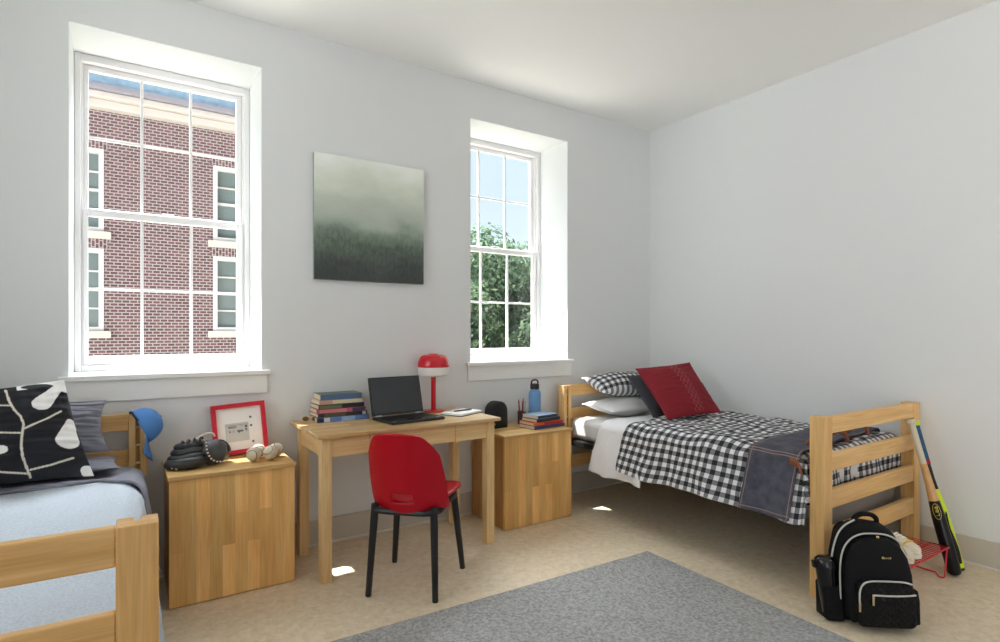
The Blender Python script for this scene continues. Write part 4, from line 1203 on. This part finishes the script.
def shoe(x, y, rz, label):
    t = thing('shoe', label, 'shoe', (x, y, SZ + .0045), rz, 'pair of cream shoes')
    # local: toe at -y
    Ls = .225
    def half(f):   # f 0 heel .. 1 toe
        return .030 + .010 * sin(pi * min(1, f * 1.0)) + .006 * f - .028 * max(0, f - .86) / .14 * max(0, f - .86) / .14
    out = []
    for k in range(21): f = k / 20; out.append((half(f) * (1 if 0 < k < 20 else .55), Ls * (.5 - f)))
    ol = out + [(-a, b) for a, b in reversed(out)]
    bm = bmesh.new()
    lo = [bm.verts.new((a, b, 0)) for a, b in ol]; hi = [bm.verts.new((a * 1.03, b * 1.01, .020)) for a, b in ol]
    n = len(ol)
    for i in range(n):
        j = (i + 1) % n; bm.faces.new((lo[i], lo[j], hi[j], hi[i]))
    bm.faces.new(lo); bm.faces.new(hi); bmesh.ops.recalc_face_normals(bm, faces=bm.faces)
    finish('sole', bm, M['sole'], t, bevel=.004)
    def hgt(f): return .070 - .004 * f if f < .45 else .068 - .036 * ((f - .45) / .55) ** 1.2
    bm = bmesh.new(); nr = 16
    rings = []
    for k in range(21):
        f = k / 20; w = half(f) * (.97 if 0 < k < 20 else .5); h = hgt(f) * (1 if 0 < k < 20 else .72)
        ring = []
        for q in range(nr + 1):
            a = pi * q / nr
            cx = cos(a); sz = sin(a)
            ex = abs(cx) ** .7 * (1 if cx > 0 else -1)
            ring.append(bm.verts.new((w * ex * (1 - .25 * sz * (f < .5)), Ls * (.5 - f) * .985, .0205 + h * sz ** .75)))
        rings.append(ring)
    for k, (a, b) in enumerate(zip(rings, rings[1:])):
        for q in range(nr):
            if 2 <= k < 9 and 5 <= q < 11: continue     # the opening for the foot
            bm.faces.new((a[q], a[q + 1], b[q + 1], b[q]))
    bm.faces.new(list(reversed(rings[0]))); bm.faces.new(rings[-1])
    bmesh.ops.recalc_face_normals(bm, faces=bm.faces)
    finish('upper', bm, M['shoe'], t, solid=.004, soff=-1, angle=60)
    bm = bmesh.new(); lathe(bm, [(.026, 0), (.026, .003), (0, .003)], (0, Ls * .23, .030), (0, 0, 1), 20)
    for v in bm.verts: v.co.y = Ls * .23 + (v.co.y - Ls * .23) * 1.9
    finish('insole', bm, M['insole'], t)
    bm = bmesh.new()
    for k in range(3):
        y0 = .012 - .018 * k; zz = .0205 + hgt(.5 - y0 / Ls) + .002
        tube(bm, smooth_path([(-.020, y0, zz - .008), (0, y0 - .003, zz + .001), (.020, y0, zz - .008)], 4), .0035, 6)
    finish('laces', bm, M['paper'], t)
    bm = bmesh.new()
    y0 = -.052; zz = .0205 + hgt(.5 - y0 / Ls)
    tube(bm, smooth_path([(-.038, y0 + .015, .026), (-.030, y0, zz - .010), (0, y0 - .008, zz + .001), (.030, y0, zz - .010), (.038, y0 + .015, .026)], 5), .0045, 6)
    finish('band', bm, M['yellow'], t)
    return t
shoe(3.200, 1.288, radians(-14), 'cream shoe with yellow band, half hidden by the backpack')
shoe(3.302, 1.293, radians(-14), 'cream shoe with yellow band, beside its mate on the open wire shelf')

# ------------------------------------------------------------------ bats
def bat(label, p0, p1, parts):
    """p0 barrel end on the floor, p1 knob end"""
    t = thing('baseball_bat', label, 'baseball bat', p0, 0, 'baseball bats leaning on the footboard')
    ax = Vector(p1) - Vector(p0); L = ax.length
    for nm, m, prof in parts:
        bm = bmesh.new(); lathe(bm, [(r, h * L) for r, h in prof], (0, 0, 0), ax, 24); finish(nm, bm, m, t)
    return t, ax, L
P0, P1 = Vector((3.634, 1.160, .012)), Vector((3.644, 1.366, .797))
bt1, ax1, L1 = bat('wooden-handled bat with black barrel, nearer of the two bats', P0, P1, [
    ('barrel', M['batblack'], [(.016, -.004), (.027, .004), (.032, .02), (.0325, .25), (.0315, .36), (.0285, .41), (.0255, .460)]),
    ('handle', M['batwood'], [(.0253, .460), (.0195, .58), (.0160, .70)]),
    ('grip_tape', M['battape'], [(.0166, .70), (.0158, .80), (.0155, .95), (.017, .965)]),
    ('knob', M['battape'], [(.017, .965), (.024, .975), (.025, .988), (.020, .997), (0, 1.0)])])
# gold oval mark with letters on the black barrel, facing the room
d, x, y, _ = frame_of(P0, P1)
view = (Vector((0, 0, 1.0)) - P0); side = view.cross(d).normalized(); fwd = d.cross(side).normalized()
if fwd.dot(view) < 0: fwd = -fwd; side = -side
def on_bat(s, h, r):   # s arc length across, h along
    a = s / r
    return d * h + fwd * (r * cos(a)) + side * (r * sin(a))
bm = bmesh.new(); hc = .395 * L1
rb = .0300
def rad_at(h):
    f = h / L1
    pr = [(.0, .0325), (.25, .0325), (.36, .0315), (.44, .0285), (.505, .0245), (1, .02)]
    for (f0, r0), (f1, r1) in zip(pr, pr[1:]):
        if f0 <= f <= f1: return r0 + (r1 - r0) * (f - f0) / (f1 - f0)
    return .02
tube(bm, [on_bat(.017 * cos(a * pi / 12), hc + .040 * sin(a * pi / 12), rad_at(hc + .040 * sin(a * pi / 12)) + .0006) for a in range(24)], .0012, 5, True)
def letter(strokes, h0):
    for st in strokes:
        pts = [on_bat(px, h0 + py, rad_at(h0 + py) + .0006) for px, py in st]
        tube(bm, pts, .0015, 5)
B = [[(-.007, -.006), (-.007, .006)], [(-.007, .006), (.004, .005), (.005, .001), (-.007, 0)], [(-.007, 0), (.006, -.001), (.006, -.005), (-.007, -.006)]]
letter(B, hc + .020); letter(B, hc + .003); letter([[(-.007, .006), (-.007, -.006), (.006, -.006)]], hc - .014)
finish('barrel_mark', bm, M['batlogo'], bt1.children[0])
P0, P1 = Vector((3.708, 1.170, .012)), Vector((3.699, 1.366, .785))
bt2, ax2, L2 = bat('yellow and black bat with blue grip, farther of the two bats', P0, P1, [
    ('end_cap', M['batblack'], [(.020, -.004), (.030, .004), (.0325, .02)]),
    ('barrel', M['batyellow'], [(.0325, .02), (.0328, .06), (.0325, .32), (.0290, .42), (.0225, .50), (.0185, .53)]),
    ('taper', M['batblack'], [(.0185, .53), (.0150, .60), (.0145, .70)]),
    ('ring', M['red'], [(.0165, .70), (.0165, .725)]),
    ('grip', M['batgrip'], [(.0160, .725), (.0155, .85), (.0160, .965)]),
    ('knob', M['batyellow'], [(.0165, .965), (.023, .975), (.024, .988), (.019, .997), (0, 1.0)])])
# black panel wrapped round the room side of the yellow barrel
d, x, y, _ = frame_of(P0, P1)
view = (Vector((1.2, 0, .6)) - P0); side = view.cross(d).normalized(); fwd = d.cross(side).normalized()
if fwd.dot(view) < 0: fwd = -fwd; side = -side
bm = bmesh.new()
def panel(u, v):
    h = (.05 + .36 * v) * L2
    r = .0334 if v < .74 else .0334 - .0045 * (v - .74) / .26
    a = radians(120 - 165 * u - 14 * sin(v * 7))
    return d * h + fwd * (r * cos(a)) + side * (r * sin(a))
grid(bm, panel, 16, 24); finish('barrel_panel', bm, M['batblack'], bt2.children[1], angle=80)

# ------------------------------------------------------------------ outdoors
YB = 14.0
t = thing('brick_building', 'red brick building with white sash windows outside the left window', 'building', (0, YB, -3.7))
zo = 3.7
GW = .99
wins = []
for zc0, zc1 in ((1.30, 2.96), (3.30, 4.965), (-2.0, -.35)):
    for k in range(-2, 3):
        xr = -.303 + 2.971 * k; wins.append((xr - GW, xr, zc0 + zo, zc1 + zo))
# wall with holes: strips
bm = bmesh.new(); XA, XB = -8.2, 6.9
zrows = sorted({(w[2], w[3]) for w in wins})
zc = 0
for z0, z1 in zrows:
    box(bm, XA, XB, 0, .35, zc, z0)
    xc = XA
    for w in sorted(w for w in wins if w[2] == z0):
        box(bm, xc, w[0], 0, .35, z0, z1); xc = w[1]
    box(bm, xc, XB, 0, .35, z0, z1); zc = z1
box(bm, XA, XB, 0, .35, zc, 5.76 + zo); box(bm, XA, XB, .36, 7.5, 0, 5.76 + zo)
finish('wall', bm, M['brick'], t, smooth=False)
bx('cornice', M['cornice'], t, (XA - .1, XB + .1, -.22, .4, 5.74 + zo, 5.90 + zo), (XA - .2, XB + .2, -.36, .4, 5.90 + zo, 6.02 + zo), bevel=.02)
bx('gutter', M['gutter'], t, (XA - .2, XB + .2, -.46, .4, 6.02 + zo, 6.14 + zo), bevel=.02)
bm = bmesh.new()
v = [bm.verts.new(p) for p in ((XA - .2, -.40, 6.14 + zo), (XB + .2, -.40, 6.14 + zo), (XB - 1.5, .6, 10.8 + zo), (XA + 1.5, .6, 10.8 + zo), (XA - .2, 7.6, 6.14 + zo), (XB + .2, 7.6, 6.14 + zo))]
for f in ((0, 1, 2, 3), (1, 5, 2), (5, 4, 3, 2), (4, 0, 3), (0, 4, 5, 1)): bm.faces.new([v[i] for i in f])
finish('roof', bm, M['slate'], t, smooth=False)
for (x0, x1, z0, z1) in wins:
    if z0 < 3 and True: continue
    f = bx('window', M['fartrim'], t, (x0, x0 + .09, -.02, .1, z0, z1), (x1 - .09, x1, -.02, .1, z0, z1), (x0 + .09, x1 - .09, -.02, .1, z1 - .1, z1), (x0 + .09, x1 - .09, -.02, .1, z0, z0 + .08), (x0 + .09, x1 - .09, .03, .1, (z0 + z1) / 2 - .03, (z0 + z1) / 2 + .03), bevel=.005)
    b = []
    xm = (x0 + x1) / 2; b.append((xm - .02, xm + .02, .05, .085, z0 + .08, z1 - .1))
    for zz in (z0 + .08 + .37, (z0 + z1) / 2 + .37): b.append((x0 + .09, x1 - .09, .05, .085, zz - .018, zz + .018))
    bx('muntins', M['fartrim'], f, *b, bevel=0)
    bx('pane', M['farpane'], f, (x0 + .09, x1 - .09, .086, .096, z0 + .08, z1 - .1), bevel=0)
    bx('sill', M['stone'], t, (x0 - .10, x1 + .12, -.08, -.0005, z0 - .15, z0), bevel=.01)
    bx('lintel', M['lintel'], t, (x0 - .06, x1 + .06, -.012, -.0005, z1, z1 + .22), bevel=0)
struct(bx('path', M['paving'], None, (-30, 40, YO + .02, 10.5, -3.9, -3.7), bevel=0))
struct(bx('lawn', M['grass'], None, (-40, 60, 10.5, 90, -3.9, -3.7), bevel=0))

def tree(label, x, y, h, crown_z, R, seed, n=5200, kind=0, size=.115):
    rnd = random.Random(seed)
    t = thing('tree', label, 'tree', (x, y, -3.7), 0, 'trees beyond the right window')
    bm = bmesh.new(); tube(bm, smooth_path([(0, 0, 0), (.1, 0, 1.5), (-.05, .1, 3.2), (.1, 0, h * .75)], 4), .28, 10, r1=.08); tr = finish('trunk', bm, M['bark'], t)
    for k in range(5):
        bm = bmesh.new(); a = rnd.uniform(0, 6.28)
        tube(bm, smooth_path([(0, 0, 2.2 + .5 * k), (.5 * cos(a), .5 * sin(a), 3.0 + .5 * k), (R * .6 * cos(a), R * .6 * sin(a), 4.0 + .6 * k)], 4), .09, 7, r1=.03); finish('branch', bm, M['bark'], t)
    blobs = []
    for k in range(34):
        a = rnd.uniform(0, 6.28); zz = rnd.uniform(-1, 1); rr = sqrt(max(0, 1 - zz * zz)) * rnd.uniform(.35, .95)
        blobs.append((Vector((R * rr * cos(a), R * rr * sin(a), crown_z + 3.7 + zz * (h - crown_z - 3.7) * .82)), R * rnd.uniform(.24, .42)))
    bm = bmesh.new(); cl = bm.loops.layers.float_color.new('Col')
    pal = [[(92, 114, 90), (100, 122, 94), (112, 130, 100), (84, 106, 88)], [(104, 122, 108), (112, 130, 114), (124, 140, 122), (94, 114, 102)]][kind]
    for k in range(n):
        c, r = rnd.choice(blobs)
        d = Vector((rnd.gauss(0, 1), rnd.gauss(0, 1), rnd.gauss(0, 1))).normalized()
        p = c + d * r * rnd.uniform(.75, 1.05)
        nrm = (d + Vector((rnd.uniform(-.8, .8), rnd.uniform(-.8, .8), rnd.uniform(-.3, .9)))).normalized()
        u = nrm.orthogonal().normalized(); w = nrm.cross(u)
        ang = rnd.uniform(0, 6.28); u, w = u * cos(ang) + w * sin(ang), w * cos(ang) - u * sin(ang)
        s = size * rnd.uniform(.6, 1.3)
        f = bm.faces.new([bm.verts.new(p + q) for q in (u * -s, w * -s * .55, u * s, w * s * .55)])
        cc = lin(rnd.choice(pal))
        for l in f.loops: l[cl] = cc
    f = finish('foliage', bm, M['leaf'], t, smooth=False)
    return t
tree('broad green tree filling most of the right window view', 13.1, 20.5, 9.2, 1.3, 3.2, 3, 19000, 0)
tree('paler tree whose crown peeks behind the window meeting rail', 16.2, 27.0, 9.6, 1.6, 3.6, 5, 16000, 1)
tree('lower tree at the right side of the window view', 17.9, 22.5, 6.5, .0, 2.7, 9, 14000, 0)
tree('dense low tree at the left side of the window view', 11.3, 21.5, 7.6, .6, 2.6, 12, 12000, 0)

# ------------------------------------------------------------------ light
sun = bpy.data.lights.new('sun', 'SUN'); sun.energy = 12.0; sun.angle = radians(.55); sun.color = (1, .97, .92)
so = bpy.data.objects.new('sun', sun); COL.objects.link(so)
sd = Vector((.90, -1, -3.0)).normalized()
so.rotation_euler = sd.to_track_quat('-Z', 'Y').to_euler(); so.location = (-10, 12, 25)

W = bpy.data.worlds.new('sky'); SC.world = W; W.use_nodes = True
nt = W.node_tree; bg = nt.nodes['Background']
tc = N(nt, 'ShaderNodeTexCoord'); sp = N(nt, 'ShaderNodeSeparateXYZ'); nt.links.new(tc.outputs['Generated'], sp.inputs[0])
r = N(nt, 'ShaderNodeValToRGB'); e = r.color_ramp.elements
e[0].position = 0; e[0].color = (.60, .67, .74, 1); e[1].position = .42; e[1].color = (.45, .55, .70, 1)
x = e.new(.22); x.color = (.48, .57, .70, 1)
nt.links.new(sp.outputs[2], r.inputs['Fac'])
# unseen glow added round the zenith to light the room, stronger to the right
gz = N(nt, 'ShaderNodeMapRange'); gz.inputs[1].default_value = .42; gz.inputs[2].default_value = .66; gz.inputs[3].default_value = 0; gz.inputs[4].default_value = 1
nt.links.new(sp.outputs[2], gz.inputs[0])
gx = N(nt, 'ShaderNodeMapRange'); gx.inputs[1].default_value = -.25; gx.inputs[2].default_value = .45; gx.inputs[3].default_value = 2.5; gx.inputs[4].default_value = 17.0
nt.links.new(sp.outputs[0], gx.inputs[0])
gl = math_node(nt, 'MULTIPLY', gz.outputs[0], gx.outputs[0])
gc = N(nt, 'ShaderNodeMix', data_type='RGBA', blend_type='MULTIPLY'); gc.inputs[0].default_value = 1
nt.links.new(gl, gc.inputs[6]); gc.inputs[7].default_value = (.97, 1.0, 1.06, 1)
fw = N(nt, 'ShaderNodeMix', data_type='RGBA', blend_type='ADD'); fw.inputs[0].default_value = 1
nt.links.new(r.outputs['Color'], fw.inputs[6]); nt.links.new(gc.outputs[2], fw.inputs[7])
# unseen sky half behind the camera: fill light added for the room
mr = N(nt, 'ShaderNodeMapRange'); mr.interpolation_type = 'SMOOTHSTEP'
mr.inputs[1].default_value = .40; mr.inputs[2].default_value = -.10; mr.inputs[3].default_value = 0; mr.inputs[4].default_value = 1
nt.links.new(sp.outputs[1], mr.inputs[0])
mx = N(nt, 'ShaderNodeMix', data_type='RGBA')
nt.links.new(mr.outputs[0], mx.inputs[0]); nt.links.new(fw.outputs[2], mx.inputs[6])
r2 = N(nt, 'ShaderNodeMapRange'); r2.interpolation_type = 'SMOOTHSTEP'
r2.inputs[1].default_value = -.25; r2.inputs[2].default_value = .25; r2.inputs[3].default_value = 0; r2.inputs[4].default_value = 1
nt.links.new(sp.outputs[2], r2.inputs[0])
m2 = N(nt, 'ShaderNodeMix', data_type='RGBA'); nt.links.new(r2.outputs[0], m2.inputs[0])
m2.inputs[6].default_value = (.38, .38, .38, 1)      # unseen fill added from below the horizon, lifts the ceiling
m2.inputs[7].default_value = (.24, .245, .25, 1)    # same added fill, from above the horizon
# fill boosted to the left, added to brighten the right wall
r3 = N(nt, 'ShaderNodeMapRange'); r3.inputs[1].default_value = -.95; r3.inputs[2].default_value = -.40; r3.inputs[3].default_value = 13.0; r3.inputs[4].default_value = 1.0
nt.links.new(sp.outputs[0], r3.inputs[0])
m3 = N(nt, 'ShaderNodeMix', data_type='RGBA', blend_type='MULTIPLY'); m3.inputs[0].default_value = 1
nt.links.new(m2.outputs[2], m3.inputs[6]); nt.links.new(r3.outputs[0], m3.inputs[7])
nt.links.new(m3.outputs[2], mx.inputs[7])
nt.links.new(mx.outputs[2], bg.inputs['Color']); bg.inputs['Strength'].default_value = 1.0

SC.view_settings.view_transform = 'Standard'; SC.view_settings.look = 'None'
SC.view_settings.exposure = .77; SC.view_settings.gamma = 1; SC.view_settings.use_curve_mapping = False
SC.cycles.max_bounces = 10; SC.cycles.diffuse_bounces = 6; SC.cycles.transparent_max_bounces = 12
SC.cycles.use_denoising = True
SC.cycles.sample_clamp_indirect = 6
SC.cycles.caustics_reflective = False; SC.cycles.caustics_refractive = False
